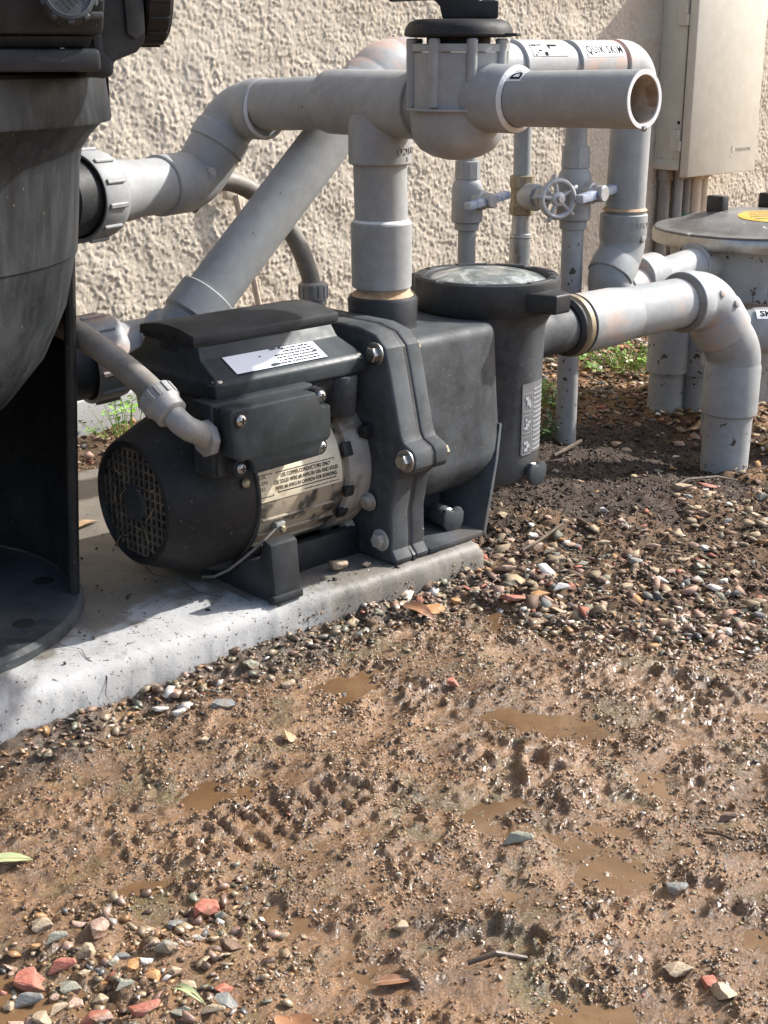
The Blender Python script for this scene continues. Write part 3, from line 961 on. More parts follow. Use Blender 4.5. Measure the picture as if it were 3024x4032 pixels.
# torn white sticker on the sloping lid
vdir = Vector((0, 0.0295, 0.0155)).normalized()
mp2 = plane_map((-0.2135, -0.0667, 0.28755), (1, 0, 0), vdir)
m, nt, b, co = new_mat('torn_white_sticker')
nn = _noise(nt, co, 55, 6, 0.75, 0.6)
col = _mix(nt, _maprange(nt, nn, 0.665, 0.68), (0.78, 0.78, 0.8), (0.05, 0.056, 0.06))
nt.links.new(col, b.inputs['Base Color']); b.inputs['Roughness'].default_value = 0.45
stk = patch(mp2, -0.0600, 0.0600, -0.0138, 0.0138, 0.0006, 10, 4).build('sticker', m, lid)
t_ = MB()
for i in range(6):
    dashes(mp2, 0.000 if i > 1 else 0.014, 0.052, 0.0095 - i * 0.0042, 0.0021, 0.0009, t_)
t_.build('print', M['ink'], stk, smooth=None)
dm = MB()
for x0, y0, w, h in ((-0.008, -0.0135, 0.014, 0.005), (0.052, -0.004, 0.007, 0.005), (0.004, 0.0105, 0.011, 0.003), (-0.018, 0.004, 0.004, 0.002), (0.013, 0.0108, 0.005, 0.0028)):
    k = 9
    ps = [mp2(x0 + w * 0.5 * math.cos(6.283 * i / k) * random.uniform(0.6, 1.15), y0 + h * 0.5 + h * 0.5 * math.sin(6.283 * i / k) * random.uniform(0.6, 1.2), 0.0010) for i in range(k)]
    dm.add(ps, [tuple(range(k))])
dm.build('torn_patch', M['drive'], stk, smooth=None)
# small labels on the motor end of the housing
for y0, y1, z0, z1 in ((-0.072, -0.050, 0.226, 0.252), (0.035, 0.06, 0.226, 0.25)):
    mpe = plane_map((-0.2995, (y0 + y1) / 2, (z0 + z1) / 2), (0, -1, 0), (-0.12, 0, 1))
    l_ = patch(mpe, -(y1 - y0) / 2, (y1 - y0) / 2, -0.012, 0.012, 0.0026, 2, 2).build('side_label', M['plate'], dh)
    t_ = MB()
    for i in range(6): dashes(mpe, -0.009, 0.009, 0.009 - i * 0.0036, 0.0016, 0.003, t_)
    t_.build('print', M['ink'], l_, smooth=None)

# wiring (terminal) box on the near side
tb = MB()
tb.prism([(-0.322, 0.186), (-0.196, 0.186), (-0.190, 0.206), (-0.190, 0.262), (-0.322, 0.262)], (0, -0.066, 0), (1, 0, 0), (0, 0, 1), 0.032)
tbox = tb.build('terminal_box', M['drive'], pump, bevel=0.003)
MB().prism([(-0.318, 0.189), (-0.194, 0.189), (-0.188, 0.206), (-0.188, 0.259), (-0.318, 0.259)], (0, -0.0975, 0), (1, 0, 0), (0, 0, 1), 0.0035).build('gasket', M['rubber'], tbox)
def notch(cx, cz, r, a0, a1, n=6):
    return [(cx + r * math.cos(R(a0 + (a1 - a0) * i / n)), cz + r * math.sin(R(a0 + (a1 - a0) * i / n))) for i in range(n + 1)]
poly = [(-0.296, 0.182), (-0.293, 0.182)]
poly = [(-0.286, 0.1895), (-0.205, 0.1915)] + notch(-0.1935, 0.1975, 0.0085, 215, 75) + [(-0.187, 0.211), (-0.187, 0.240)] + notch(-0.1935, 0.2515, 0.009, -55, -190) + [(-0.208, 0.2595), (-0.313, 0.2595), (-0.317, 0.2555), (-0.313, 0.211)] + notch(-0.2985, 0.1965, 0.0095, 120, -35)
cov = MB().prism(poly, (0, -0.1005, 0), (1, 0, 0), (0, 0, 1), 0.021).build('box_cover', M['drive'], tbox, bevel=0.0022, bseg=2)
for cx, cz, dy in ((-0.3045, 0.248, -0.1217), (-0.2985, 0.1965, -0.112), (-0.1935, 0.1975, -0.112), (-0.1935, 0.2515, -0.112)):
    MB().lathe([(-0.012, 0.0085), (0, 0.0085)], (cx, dy, cz), (0, -1, 0), 24).build('screw_post', M['black'], tbox)
    s_ = MB(); screw(s_, (cx, dy - 0.0003, cz), (0, -1, 0), 0.0058, 0.0045)
    cross_slot((cx, dy - 0.0049, cz), (0, -1, 0), 0.0058, s_.build('screw', M['steel'], tbox))

# motor foot and base rail
mf = MB()
mf.prism([(-0.050, 0.040), (0.050, 0.040), (0.114, 0.0402), (0.114, 0.055), (0.110, 0.104), (0.098, 0.108), (0.090, 0.085), (0.04, 0.066), (-0.04, 0.066), (-0.090, 0.085), (-0.098, 0.108), (-0.110, 0.104), (-0.114, 0.055), (-0.114, 0.0402)], (-0.262, 0, 0), (0, 1, 0), (0, 0, 1), 0.036)
foot = mf.build('motor_foot', M['black'], pump, bevel=0.002)
for s in (-1, 1):
    MB().box((-0.245, s * 0.1115, 0.045), (0.040, 0.012, 0.009)).build('toe', M['black'], foot, bevel=0.002)
    MB().bx(-0.228, -0.092, s * 0.0555 - 0.006, s * 0.0555 + 0.006, 0.0405, 0.074).build('base_rail', M['black'], pump, bevel=0.002)
MB().bx(-0.228, -0.092, -0.055, 0.055, 0.0403, 0.046).build('base_web', M['black'], pump)
MB().cyl((-0.243, 0, 0.06), (-0.243, 0, 0.075), 0.045).build('saddle', M['rubber'], pump)

# seal plate and volute flange
def plate_poly(k=1.0, dz=0.0):
    h = [(0.0, 0.303), (0.062, 0.303), (0.088, 0.2975), (0.104, 0.284), (0.110, 0.262), (0.1275, 0.192), (0.132, 0.185), (0.146, 0.179), (0.150, 0.172), (0.150, 0.160), (0.146, 0.154), (0.130, 0.149), (0.121, 0.140), (0.113, 0.10), (0.114, 0.056)]
    left = [(-y * k, z + dz) for y, z in h]
    right = [(y * k, z + dz) for y, z in reversed(h[1:])]
    return left + [(-0.121, 0.0402), (0.121, 0.0402)] + right if False else left + [(-0.121, 0.0465), (-0.121, 0.0402), (0.121, 0.0402), (0.121, 0.0465)] + right
MB().prism(plate_poly(), (-0.094, 0, 0), (0, 1, 0), (0, 0, 1), 0.029).build('seal_plate', M['black_chalky'], pump, bevel=0.004, bseg=3, bangle=50)
MB().prism(plate_poly(0.985, -0.001), (-0.0655, 0, 0), (0, 1, 0), (0, 0, 1), 0.004).build('seal_ring', M['rubber'], pump)
MB().prism(plate_poly(0.995, 0), (-0.0620, 0, 0), (0, 1, 0), (0, 0, 1), 0.023).build('volute_flange', M['black_chalky'], pump, bevel=0.004, bseg=3, bangle=50)
for y, z in ((-0.090, 0.277), (-0.137, 0.167), (-0.098, 0.066), (0.090, 0.277), (0.137, 0.167), (0.098, 0.066)):
    w_ = MB().lathe([(0, 0.0128), (0.0014, 0.0128), (0.002, 0.012)], (-0.0942, y, z), (-1, 0, 0), 28)
    w_.lathe([(0.0018, 0.0086), (0.008, 0.0086), (0.009, 0.0074)], (-0.0942, y, z), (-1, 0, 0), 6)
    w_.build('flange_bolt', M['steel'] if z > 0.1 else M['cast'], pump, smooth=25)
    MB().lathe([(0, 0.0075), (0.006, 0.0075), (0.0066, 0.0065)], (-0.0388, y, z), (1, 0, 0), 6).build('flange_nut', M['brass'], pump, smooth=25)

# volute body: flat shoulders, round belly
def vsec(w=0.086, top=0.283, bot=0.076, rr=0.014):
    p = []
    for i in range(7):
        a = R(90 * i / 6); p.append((w - rr + rr * math.sin(a), top - rr + rr * math.cos(a)))
    p.append((w + 0.005, 0.20)); p.append((w + 0.012, 0.132))
    for i in range(1, 9):
        a = R(90 * i / 8); p.append(((w + 0.012) * math.cos(a) if i < 8 else 0.0, 0.132 - (0.132 - bot) * math.sin(a)))
    full = p + [(-y, z) for y, z in reversed(p[:-1])]
    return full
rs = []
for x, w, top in ((-0.0395, 0.094, 0.291), (-0.034, 0.0875, 0.2845), (-0.028, 0.086, 0.283), (0.07, 0.0862, 0.283), (0.092, 0.0845, 0.282), (0.106, 0.0795, 0.281), (0.118, 0.0715, 0.280), (0.130, 0.060, 0.279), (0.145, 0.045, 0.278)):
    rs.append([(x, y, z) for y, z in vsec(w, top, 0.070 if x < 0.1 else 0.068)])
MB().rings(rs).build('volute', M['black_chalky'], pump, smooth=45)
trap = MB().lathe([(0.066, 0.03), (0.064, 0.058), (0.074, 0.0685), (0.10, 0.0715), (0.20, 0.0725), (0.262, 0.0745), (0.272, 0.079), (0.2815, 0.086), (0.2835, 0.088)], (0.182, 0, 0), (0, 0, 1), 72, cap=True).build('strainer_pot', M['black_chalky'], pump, smooth=45)
ring = MB().lathe([(0.2825, 0.0885), (0.2855, 0.0905), (0.3175, 0.0915), (0.3215, 0.0905), (0.3228, 0.0885), (0.3225, 0.0785), (0.3205, 0.0770), (0.313, 0.0765), (0.313, 0.06)], (0.182, 0, 0), (0, 0, 1), 80, cap=False).build('locking_ring', M['black'], pump, smooth=40)
for k in range(10):                       # raised blocks round the top of the ring
    a0 = 2 * math.pi * k / 10 + 0.1
    m_ = MB(); n = 6; ang = 0.50
    rs = []
    for i in range(n + 1):
        a = a0 + ang * i / n; c, s = math.cos(a), math.sin(a)
        rs.append([(0.182 + c * r_, s * r_, z) for r_, z in ((0.0800, 0.3222), (0.0888, 0.3222), (0.0885, 0.3236), (0.0805, 0.3236))])
    m_.rings(rs).build('lug', M['black_streak'], ring, bevel=0.0006, bseg=1)
for s in (-1, 1):
    tabp = [(-0.030, 0.078), (0.030, 0.078), (0.0165, 0.118), (0.0125, 0.1225), (-0.0125, 0.1225), (-0.0165, 0.118)]
    pl = [(0.182 + x, s * y) for x, y in tabp]
    if s < 0: pl = pl[::-1]
    MB().prism(pl, (0, 0, 0.289), (1, 0, 0), (0, 1, 0), 0.0235).build('ring_handle', M['black'], ring, bevel=0.0035, bseg=3, bangle=50)
MB().lathe([(0.311, 0.0768), (0.3165, 0.0752), (0.3215, 0.066), (0.3262, 0.048), (0.3286, 0.024), (0.3292, 0.0)], (0.182, 0, 0), (0, 0, 1), 64, cap=False).build('clear_lid', M['lid'], pump, smooth=179)
# ports
MB().lathe([(0.268, 0.047), (0.284, 0.0405), (0.290, 0.0395), (0.3145, 0.0408), (0.3185, 0.0385), (0.3190, 0.0310)], (0.002, 0, 0), (0, 0, 1), 56).build('discharge_port', M['black'], pump, smooth=40)
MB().lathe([(0.0, 0.040), (0.03, 0.0335), (0.088, 0.0325), (0.092, 0.0312)], (0.245, 0, 0.2345), XA, 48).build('suction_port', M['black_chalky'], pump, smooth=40)
# drain plugs with thumb tabs
def plug(c, n, parent):
    c = Vector(c); n = Vector(n).normalized()
    MB().lathe([(-0.02, 0.0125), (0.0, 0.0125), (0.0005, 0.0108), (0.006, 0.0105)], c, n, 32).build('plug_boss', M['black_chalky'], parent, bevel=0.001)
    MB().lathe([(0.0015, 0.0105), (0.003, 0.0122), (0.0046, 0.0105)], c, n, 32, cap=False).build('seal', M['steel'], parent)
    d, u, w = perp(n)
    u = Vector((0, 0, 1)) - n * n.z; u.normalize(); w = n.cross(u)
    pts = [(-0.0155, 0.008), (-0.011, 0.0148), (-0.005, 0.0135), (0, 0.0105), (0.005, 0.0135), (0.011, 0.0148), (0.0155, 0.008), (0.0145, -0.004), (0.009, -0.0135), (0.0, -0.017), (-0.009, -0.0135), (-0.0145, -0.004)]
    MB().prism(pts, c + n * 0.006, w, u, 0.0 or -0.0085 if (w.cross(u)).dot(n) < 0 else 0.0085).build('drain_plug', M['black_chalky'], parent, bevel=0.002, bseg=2)
plug((0.028, -0.083, 0.060), (-0.15, -1, 0), pump)
plug((0.200, -0.066, 0.077), (-0.1, -1, 0), pump)
# feet of the wet end
MB().bx(-0.0395, 0.0515, -0.1215, 0.1225, 0.0406, 0.0476).build('base_plate', M['black_chalky'], pump, bevel=0.0015)
MB().rings([[(xa, -yw, z), (xb, -yw, z), (xb, yw, z), (xa, yw, z)] for xa, xb, yw, z in ((0.0500, 0.0560, 0.1225, 0.0408), (0.0505, 0.0565, 0.1220, 0.046), (0.0940, 0.0990, 0.1000, 0.120), (0.1130, 0.1180, 0.0880, 0.160))]).build('end_web', M['black_chalky'], pump, bevel=0.0012)
MB().bx(0.0, 0.05, -0.05, 0.05, 0.05, 0.082).build('belly_support', M['black'], pump)
# faded handling sticker on the pot
mp3 = cyl_map((0.182, 0, 0), (0, 0, 1), (-0.30, -0.954, 0), 0.0724)
gst = patch(mp3, 0.105, 0.196, 0.012, 0.062, 0.0007, 6, 10).build('handling_sticker', M['ghost'], pump)
t_ = MB()
for i in range(14):
    u = 0.188 - i * 0.006
    for q in range(5):
        v0 = 0.034 + q * 0.0054
        t_.add([mp3(u, v0, 0.0012), mp3(u, v0 + 0.0046, 0.0012), mp3(u - 0.0018, v0 + 0.0046, 0.0012), mp3(u - 0.0018, v0, 0.0012)], [(0, 1, 2, 3)])
PICT = (((-0.005, 0.003, 0.001, 0.0072), (-0.002, -0.004, 0.004, 0.003), (0.002, -0.0072, 0.006, -0.001)),
        ((-0.006, -0.007, 0.0, -0.0035), (-0.003, -0.0035, 0.003, 0.001), (0.001, 0.001, 0.006, 0.004), (-0.004, 0.003, -0.001, 0.0072)),
        ((-0.006, 0.002, 0.002, 0.006), (-0.001, -0.003, 0.005, 0.002), (-0.005, -0.0072, 0.001, -0.003)))
for i in range(3):
    u0 = 0.172 - i * 0.028
    for (va, ua, vb, ub) in PICT[i]:
        t_.add([mp3(u0 + ua, 0.0225 + va, 0.0012), mp3(u0 + ua, 0.0225 + vb, 0.0012), mp3(u0 + ub, 0.0225 + vb, 0.0012), mp3(u0 + ub, 0.0225 + va, 0.0012)], [(0, 1, 2, 3)])
    for (a0, a1, b0, b1) in ((-0.0105, 0.0105, 0.011, 0.0116), (-0.0105, 0.0105, -0.0116, -0.011), (0.0099, 0.0105, -0.0116, 0.0116), (-0.0105, -0.0099, -0.0116, 0.0116)):
        t_.add([mp3(u0 + b0, 0.0225 + a0 * 0.8, 0.0012), mp3(u0 + b1, 0.0225 + a0 * 0.8, 0.0012), mp3(u0 + b1, 0.0225 + a1 * 0.8, 0.0012), mp3(u0 + b0, 0.0225 + a1 * 0.8, 0.0012)], [(0, 1, 2, 3)])
t_.build('print', M['inkpale'], gst, smooth=None)
# ---------------------------------------------------------------- discharge plumbing: pump -> tee -> filter
dis = thing('discharge_pipework', 'grey pipework rising from pump to tee and bending over to the black filter', 'pipework', (0, 0, 0.318))
MB().cyl((0.002, 0, 0.310), (0.001, 0, 0.345), 0.0290).build('nipple', M['pvc_faded'], dis)
MB().lathe([(0.3165, 0.0375), (0.3195, 0.0355), (0.3225, 0.0315), (0.3255, 0.0292)], (0.002, 0, 0), (0, 0, 1), 40, cap=False).build('sealant', M['rust_sealant'], dis)
cpl = MB().lathe([(0.3275, 0.0325), (0.329, 0.0345), (0.363, 0.0350), (0.4005, 0.0350), (0.4025, 0.0338)], (0.0005, 0, 0), (0, 0, 1), 56).build('coupling', M['pvc'], dis, smooth=30)
MB().lathe([(0.4025, 0.0335), (0.4045, 0.0318), (0.4052, 0.0305)], (0.0, 0, 0), (0, 0, 1), 48, cap=False).build('glue_bead', M['glue'], cpl)
MB().bx(0.0335, 0.0358, -0.0035, -0.0018, 0.366, 0.396).build('mould_mark', M['glue'], cpl)
MB().cyl((0.0, 0, 0.395), (-0.002, 0, 0.475), 0.0303).build('riser_pipe', M['pvc'], dis)
# tee: run along Y, branch down
TZ = 0.531
tee = MB()
tee.lathe([(0.080, 0.0332), (0.0815, 0.0350), (0.078, 0.0358), (0.040, 0.0358), (-0.040, 0.0358), (-0.0655, 0.0358), (-0.067, 0.0345)][::-1], (-0.002, 0, TZ), (0, 1, 0), 56)
tee.lathe([(0.466, 0.0340), (0.4675, 0.0356), (0.520, 0.0352)], (-0.002, 0, 0), (0, 0, 1), 56)
teeo = tee.build('tee', M['pvc'], dis, smooth=30)
mpt = cyl_map((-0.002, 0, 0), (0, 0, 1), (0.30, -0.95, 0), 0.0357)
m_ = MB(); lettering(lambda a, b, c=0: mpt(0.482 - b, 0.0 - a, c), 'LASCO', 0.0105, 0, 0, 0.0002, ext=0.0006, spacing=1.15, m=m_)
lettering(lambda a, b, c=0: mpt(0.473 - b, -0.002 - a, c), '2', 0.006, 0, 0, 0.0002, ext=0.0005, m=m_)
m_.build('raised_lettering', M['pvc'], teeo, smooth=None)
E1 = Vector((-0.001, 0.258, 0.518)); E2 = Vector((-0.058, 0.273, 0.433)); u17 = Vector((math.cos(R(17)), math.sin(R(17)), 0.0)).normalized()
d1 = (E2 - E1).normalized()
MB().cyl((-0.002, 0.06, TZ), (-0.002, 0.215, 0.5235), 0.0303).build('run_pipe', M['pvc'], dis)
e1 = elbow(E1, (0, 1, -0.02), d1, 0.036, 0.0336, 0.0362, 0.026, sock2=0.024).build('elbow', M['pvc'], dis, smooth=30)
MB().lathe([(0.0, 0.0350), (0.0016, 0.0340), (0.0032, 0.0316)], E1 + Vector((0, -0.0570, 0.001)), (0, -1, 0.02), 48, cap=False).build('glue_bead', M['glue'], e1)
e2 = elbow(E2, d1, -u17, 0.034, 0.0338, 0.0362, 0.040, sock2=0.055, spigot=True).build('elbow', M['pvc'], dis, smooth=30)
# bare round mould mark and stub to the union
mk = Vector((-0.0625, 0.2385, 0.4435)); mn = Vector((-0.62, -0.75, 0.05)).normalized()
MB().lathe([(-0.010, 0.0085), (0.0004, 0.0085), (0.0010, 0.0078)], mk, mn, 28).build('mould_mark', M['pvc_mark'], e2)
U1 = E2 - u17 * 0.203
MB().cyl(E2 - u17 * 0.03, U1 + u17 * 0.01, 0.0330).build('union_stub', M['pvc_faded'], dis)


def union(parent, c, d, mat, rn=0.0520, w=0.044, n=12):
    """screw union: tail flange, ribbed nut with lugs, threaded end behind it"""
    c = Vector(c); d = Vector(d).normalized()
    MB().lathe([(0.022, 0.0385), (0.030, 0.0385), (0.034, 0.0365), (0.075, 0.0345)], c, d, 48).build('union_tail', mat, parent, smooth=35)
    nut = MB().lathe([(-0.021, 0.0455), (-0.0225, 0.0490), (-0.0205, 0.0502), (0.012, 0.0496), (0.020, 0.0480), (0.0235, 0.0445), (0.0238, 0.037)], c, d, 56, cap=False).build('union_nut', mat, parent, smooth=35)
    _, u, w_ = perp(d)
    for k in range(n):
        a = 2 * math.pi * k / n + 0.15
        e = u * math.cos(a) + w_ * math.sin(a)
        t = d.cross(e)
        rot = Matrix((d, t, e)).transposed()
        MB().box(c + e * 0.0508 - d * 0.004, (0.030, 0.0055, 0.0042), rot).build('grip_rib', mat, nut, bevel=0.001, bseg=1)
    MB().lathe([(-0.13, 0.043), (-0.06, 0.043), (-0.058, 0.0455), (-0.052, 0.0455), (-0.050, 0.043), (-0.019, 0.043)], c, d, 48).build('bulkhead', M['black'], parent)
    return nut


union(dis, U1, u17, M['pvc'])

# ---------------------------------------------------------------- three-way valve with open pipe
val = thing('diverter_valve', 'grey three-way valve with black cap and handle beside the tee', 'valve', (-0.002, -0.118, 0.475))
VC = Vector((-0.002, -0.118, 0))
vb = MB()
vb.lathe([(0.4765, 0.0), (0.4775, 0.012), (0.481, 0.026), (0.488, 0.039), (0.497, 0.0460), (0.508, 0.0488), (0.530, 0.0492), (0.585, 0.0492)], VC, (0, 0, 1), 64)
vbo = vb.build('body', M['pvc'], val, smooth=40)
MB().lathe([(0.5855, 0.046), (0.5855, 0.0515), (0.5935, 0.0515), (0.5935, 0.046)], VC, (0, 0, 1), 64).build('top_flange', M['pvc'], val, bevel=0.0008, bseg=1)
for k in range(8):
    a = 2 * math.pi * k / 8 + 0.25
    c = VC + Vector((math.cos(a) * 0.0497, math.sin(a) * 0.0497, 0))
    MB().lathe([(0.532, 0.0052), (0.597, 0.0058), (0.5985, 0.0048)], c, (0, 0, 1), 16).build('screw_post', M['pvc'], vbo)
m_ = MB()
rs = []
for i in range(25):
    a = R(150 + 150 * i / 24); c, s = math.cos(a), math.sin(a)
    rs.append([VC + Vector((c * r_, s * r_, z)) for r_, z in ((0.048, 0.528), (0.0555, 0.528), (0.0555, 0.5305), (0.048, 0.5305))])
m_.rings(rs).build('rib', M['pvc'], vbo, smooth=40)
MB().cyl((-0.002, -0.062, TZ + 0.001), (-0.002, -0.085, TZ + 0.001), 0.0310).build('inlet_neck', M['pvc'], val)
MB().lathe([(0.015, 0.040), (0.040, 0.0345), (0.062, 0.0335), (0.0805, 0.0335), (0.0825, 0.0322)], (VC.x, VC.y, 0.5405), (0, -1, 0), 56).build('outlet_neck', M['pvc'], val, smooth=40)
MB().lathe([(0.0825, 0.0326), (0.0838, 0.0310), (0.0850, 0.0278)], (VC.x, VC.y, 0.5405), (0, -1, 0), 48, cap=False).build('glue_bead', M['glue'], val)
MB().lathe([(0.5935, 0.033), (0.6005, 0.033)], VC, (0, 0, 1), 40).build('neck', M['black_deep'], val)
capm = MB().lathe([(0.5995, 0.050), (0.6005, 0.0555), (0.6025, 0.0565), (0.6045, 0.0560), (0.6085, 0.0552), (0.6140, 0.0515), (0.6170, 0.044), (0.6175, 0.020)], VC, (0, 0, 1), 64).build('cap', M['black_deep'], val, smooth=40)
MB().prism([(0.050, -0.014), (0.066, -0.006), (0.066, 0.006), (0.050, 0.014)], VC + Vector((0, 0, 0.6005)), (0.35, -0.94, 0), (0.94, 0.35, 0), 0.003).build('stop_tab', M['black_deep'], capm, bevel=0.0006)
# handle: stem block, arm reaching left, knob
hx, hy = Vector((-0.69, 0.72, 0)).normalized(), Vector((-0.72, -0.69, 0)).normalized()   # arm direction, its side
rot = Matrix((hx, hy, Vector((0, 0, 1)))).transposed()
hd = MB()
hd.prism([(-0.040, 0.6178), (-0.002, 0.6178), (0.017, 0.6178), (0.020, 0.630), (0.026, 0.636), (0.072, 0.634), (0.074, 0.652), (0.060, 0.662), (-0.006, 0.664), (-0.020, 0.650), (-0.020, 0.635), (-0.040, 0.635)], VC - hy * 0.013, hx, (0, 0, 1), -0.026)
hdo = hd.build('handle', M['black'], val, bevel=0.002)
MB().cyl(VC + Vector((0, 0, 0.662)), VC + Vector((0, 0, 0.682)), 0.018, 0.014, 24, 0.002).build('knob', M['black'], hdo)
MB().cyl(VC - hx * 0.030 + Vector((0, 0, 0.635)), VC - hx * 0.030 + Vector((0, 0, 0.6395)), 0.0075, None, 20, 0.001).build('lock_knob', M['black_deep'], hdo)
# open pipe, hollow
PL = 0.168
y0, y1 = VC.y - 0.070, VC.y - 0.070 - PL
op = MB().lathe([(0.0, 0.0268), (PL - 0.0006, 0.0268)], (VC.x, y0, 0.5405), (0, -1, 0.022), 64, cap=False)
opo = op.build('open_pipe', M['pvc'], val, smooth=179)
MB().lathe([(PL - 0.0006, 0.0268), (PL, 0.0264), (PL, 0.0223), (PL - 0.0010, 0.0219)], (VC.x, y0, 0.5405), (0, -1, 0.022), 64, cap=False).build('cut_edge', M['cutpvc'], opo, smooth=30)
MB().lathe([(PL - 0.0010, 0.0219), (0.02, 0.0219), (0.02, 0.0001)], (VC.x, y0, 0.5405), (0, -1, 0.022), 64, cap=False).build('bore', M['pipe_inside'], opo, smooth=60)
MB().ball((VC.x - 0.001, y1 - 0.0012, 0.5405 + PL * 0.022 - 0.0262), (0.0035, 0.0022, 0.0026), 16, 8).build('water_drop', M['drop'], opo, smooth=179)
mpo = cyl_map((VC.x, y0, 0.5405), (0, -1, 0.022), (-0.55, 0, 0.83), 0.0268)
dl = patch(mpo, 0.014, 0.034, -0.008, 0.008, 0.0005, 4, 8).build('letter_label', M['white'], opo)
m_ = MB(); lettering(lambda a, b, c=0: mpo(0.024 + b, 0 - a, c), 'D', 0.018, 0, 0, 0.0008, sx=0.9, m=m_, bold=0.03)
m_.build('print', M['ink'], dl, smooth=None)

# ---------------------------------------------------------------- return run: filter low port -> diagonal -> overhead -> canister
ret = thing('return_pipework', 'grey return pipe slanting up from the filter and running overhead along the wall', 'pipework', (0.0, 0.14, 0.25))
YR = 0.14
LU = Vector((-0.247, 0.218, 0.247)); lowc = Vector((-0.175, 0.205, 0.2525)); lowc.y = LU.y + (lowc.x - LU.x) * math.tan(R(-8))
ul = (lowc - LU).normalized()
A = Vector((-0.132, 0.160, 0.309)); B = Vector((0.134, YR, 0.5655))
union(ret, LU, ul, M['pvc_faded'])
dd = (B - A).normalized()
cc = A - dd * 0.05
MB().cyl(LU + ul * 0.06, cc, 0.033).build('stub', M['pvc_faded'], ret)
elbow(cc, (cc - LU - ul * 0.06), dd, 0.03, 0.0330, 0.0365, 0.012, sock2=0.040).build('elbow', M['pvc'], ret, smooth=30)
MB().cyl(A - dd * 0.01, B - dd * 0.03, 0.0305).build('diagonal_pipe', M['pvc'], ret)
et = elbow(B, dd, (1, 0, 0), 0.045, 0.0345, 0.0368, 0.030).build('elbow', M['pvc_faded'], ret, smooth=30)
mpe = cyl_map(B - dd * 0.06, dd, (-0.6, -0.3, 0.75), 0.037)
al = patch(mpe, -0.004, 0.026, -0.012, 0.012, 0.0006, 6, 8).build('arrow_label', M['white'], et)
MB().add([mpe(0.0, 0.008, 0.001), mpe(0.022, 0.0, 0.001), mpe(0.0, -0.008, 0.001)], [(0, 1, 2)]).build('printed_arrow', M['ink'], al, smooth=None)
zR = B.z
MB().cyl((B.x + 0.03, YR, zR), (0.62, YR, zR), 0.0302).build('overhead_pipe', M['pvc_faded'], ret)
for x0, x1 in ((0.300, 0.366), (0.492, 0.500)):
    pass
c1 = MB().lathe([(0, 0.0325), (0.0015, 0.0345), (0.1005, 0.0345), (0.102, 0.0325)], (0.372, YR, zR), (1, 0, 0), 48).build('coupling', M['pvc_faded'], ret, smooth=30)
c2 = MB().lathe([(0, 0.0325), (0.0015, 0.0345), (0.1005, 0.0345), (0.102, 0.0325)], (0.488, YR, zR), (1, 0, 0), 48).build('coupling', M['pvc_faded'], ret, smooth=30)
for x0, s in ((0.500, 'QUIK SKIM'),):
    mpq = cyl_map((x0, YR, zR), (1, 0, 0), (0, -0.80, 0.60), 0.0345)
    lq = patch(mpq, 0.0, 0.084, -0.010, 0.010, 0.0006, 6, 8).build('name_label', M['white'], c2)
    m_ = MB(); lettering(lambda a, b, c=0: mpq(0.042 + a, -b, c), s, 0.0175, 0, 0, 0.0009, sx=0.86, spacing=1.14, m=m_, bold=0.012)
    m_.build('print', M['ink'], lq, smooth=None)
mpq = cyl_map((0.385, YR, zR), (1, 0, 0), (0, -0.80, 0.60), 0.0345)
lq = patch(mpq, 0.0, 0.072, -0.009, 0.009, 0.0006, 6, 8).build('worn_label', M['pvc_faded'], c1)
m_ = MB()
for q in ((0.004, -0.008, 0.007, 0.008), (0.009, -0.008, 0.011, 0.005), (0.013, 0.0, 0.019, 0.002), (0.024, 0.003, 0.030, 0.008), (0.036, -0.009, 0.055, -0.006), (0.036, -0.006, 0.039, -0.002), (0.0, -0.009, 0.024, -0.0078)):
    m_.add([mpq(q[0], q[1], 0.001), mpq(q[2], q[1], 0.001), mpq(q[2], q[3], 0.001), mpq(q[0], q[3], 0.001)], [(0, 1, 2, 3)])
m_.build('print_remnant', M['ink'], lq, smooth=None)
C3 = Vector((0.652, YR, zR))
elbow(C3, (1, 0, 0), (0, 0, -1), 0.036, 0.0350, 0.0358, 0.020, sock2=0.030).build('elbow', M['pvc_faded'], ret, smooth=30)
MB().cyl((0.652, YR, 0.53), (0.648, YR, 0.34), 0.0302).build('down_pipe', M['pvc'], ret)
C4 = Vector((0.646, YR, 0.292))
d45 = Vector((-0.62, -0.05, -0.70)).normalized()
e4 = elbow(C4, (0, 0, -1), d45, 0.046, 0.0345, 0.0362, 0.040, sock2=0.030).build('elbow', M['pvc'], ret, smooth=30)
MB().lathe([(0.3545, 0.0345), (0.3565, 0.033), (0.3585, 0.0306)], (0.6475, YR, 0), (0, 0, 1), 48, cap=False).build('glue_bead', M['rust_sealant'], e4)
mp4 = cyl_map((0.646, YR, 0), (0, 0, 1), (-0.35, -0.93, 0), 0.0363)
m_ = MB(); lettering(lambda a, b, c=0: mp4(0.334 + b, 0.013 + a, c), 'LASCO', 0.0125, 0, 0, 0.0002, ext=0.0006, spacing=1.1, m=m_)
m_.build('raised_lettering', M['pvc'], e4, smooth=None)
MB().lathe([(0, 0.0055), (0.0012, 0.0055), (0.0018, 0.004)], mp4(0.313, 0.016, -0.0003), mp4(0.313, 0.016, 1) - mp4(0.313, 0.016, 0), 20).build('mould_mark', M['pvc'], e4)
C5 = C4 + d45 * 0.085
elbow(C5, d45, (1, 0.05, 0.02), 0.02, 0.0335, 0.0360, 0.012, sock2=0.02).build('elbow', M['pvc'], ret, smooth=30)
CAN = Vector((1.03, 0.150, 0))
c5d = Vector((CAN.x - 0.14 - C5.x, 0.155 - C5.y, 0.250 - C5.z)).normalized()
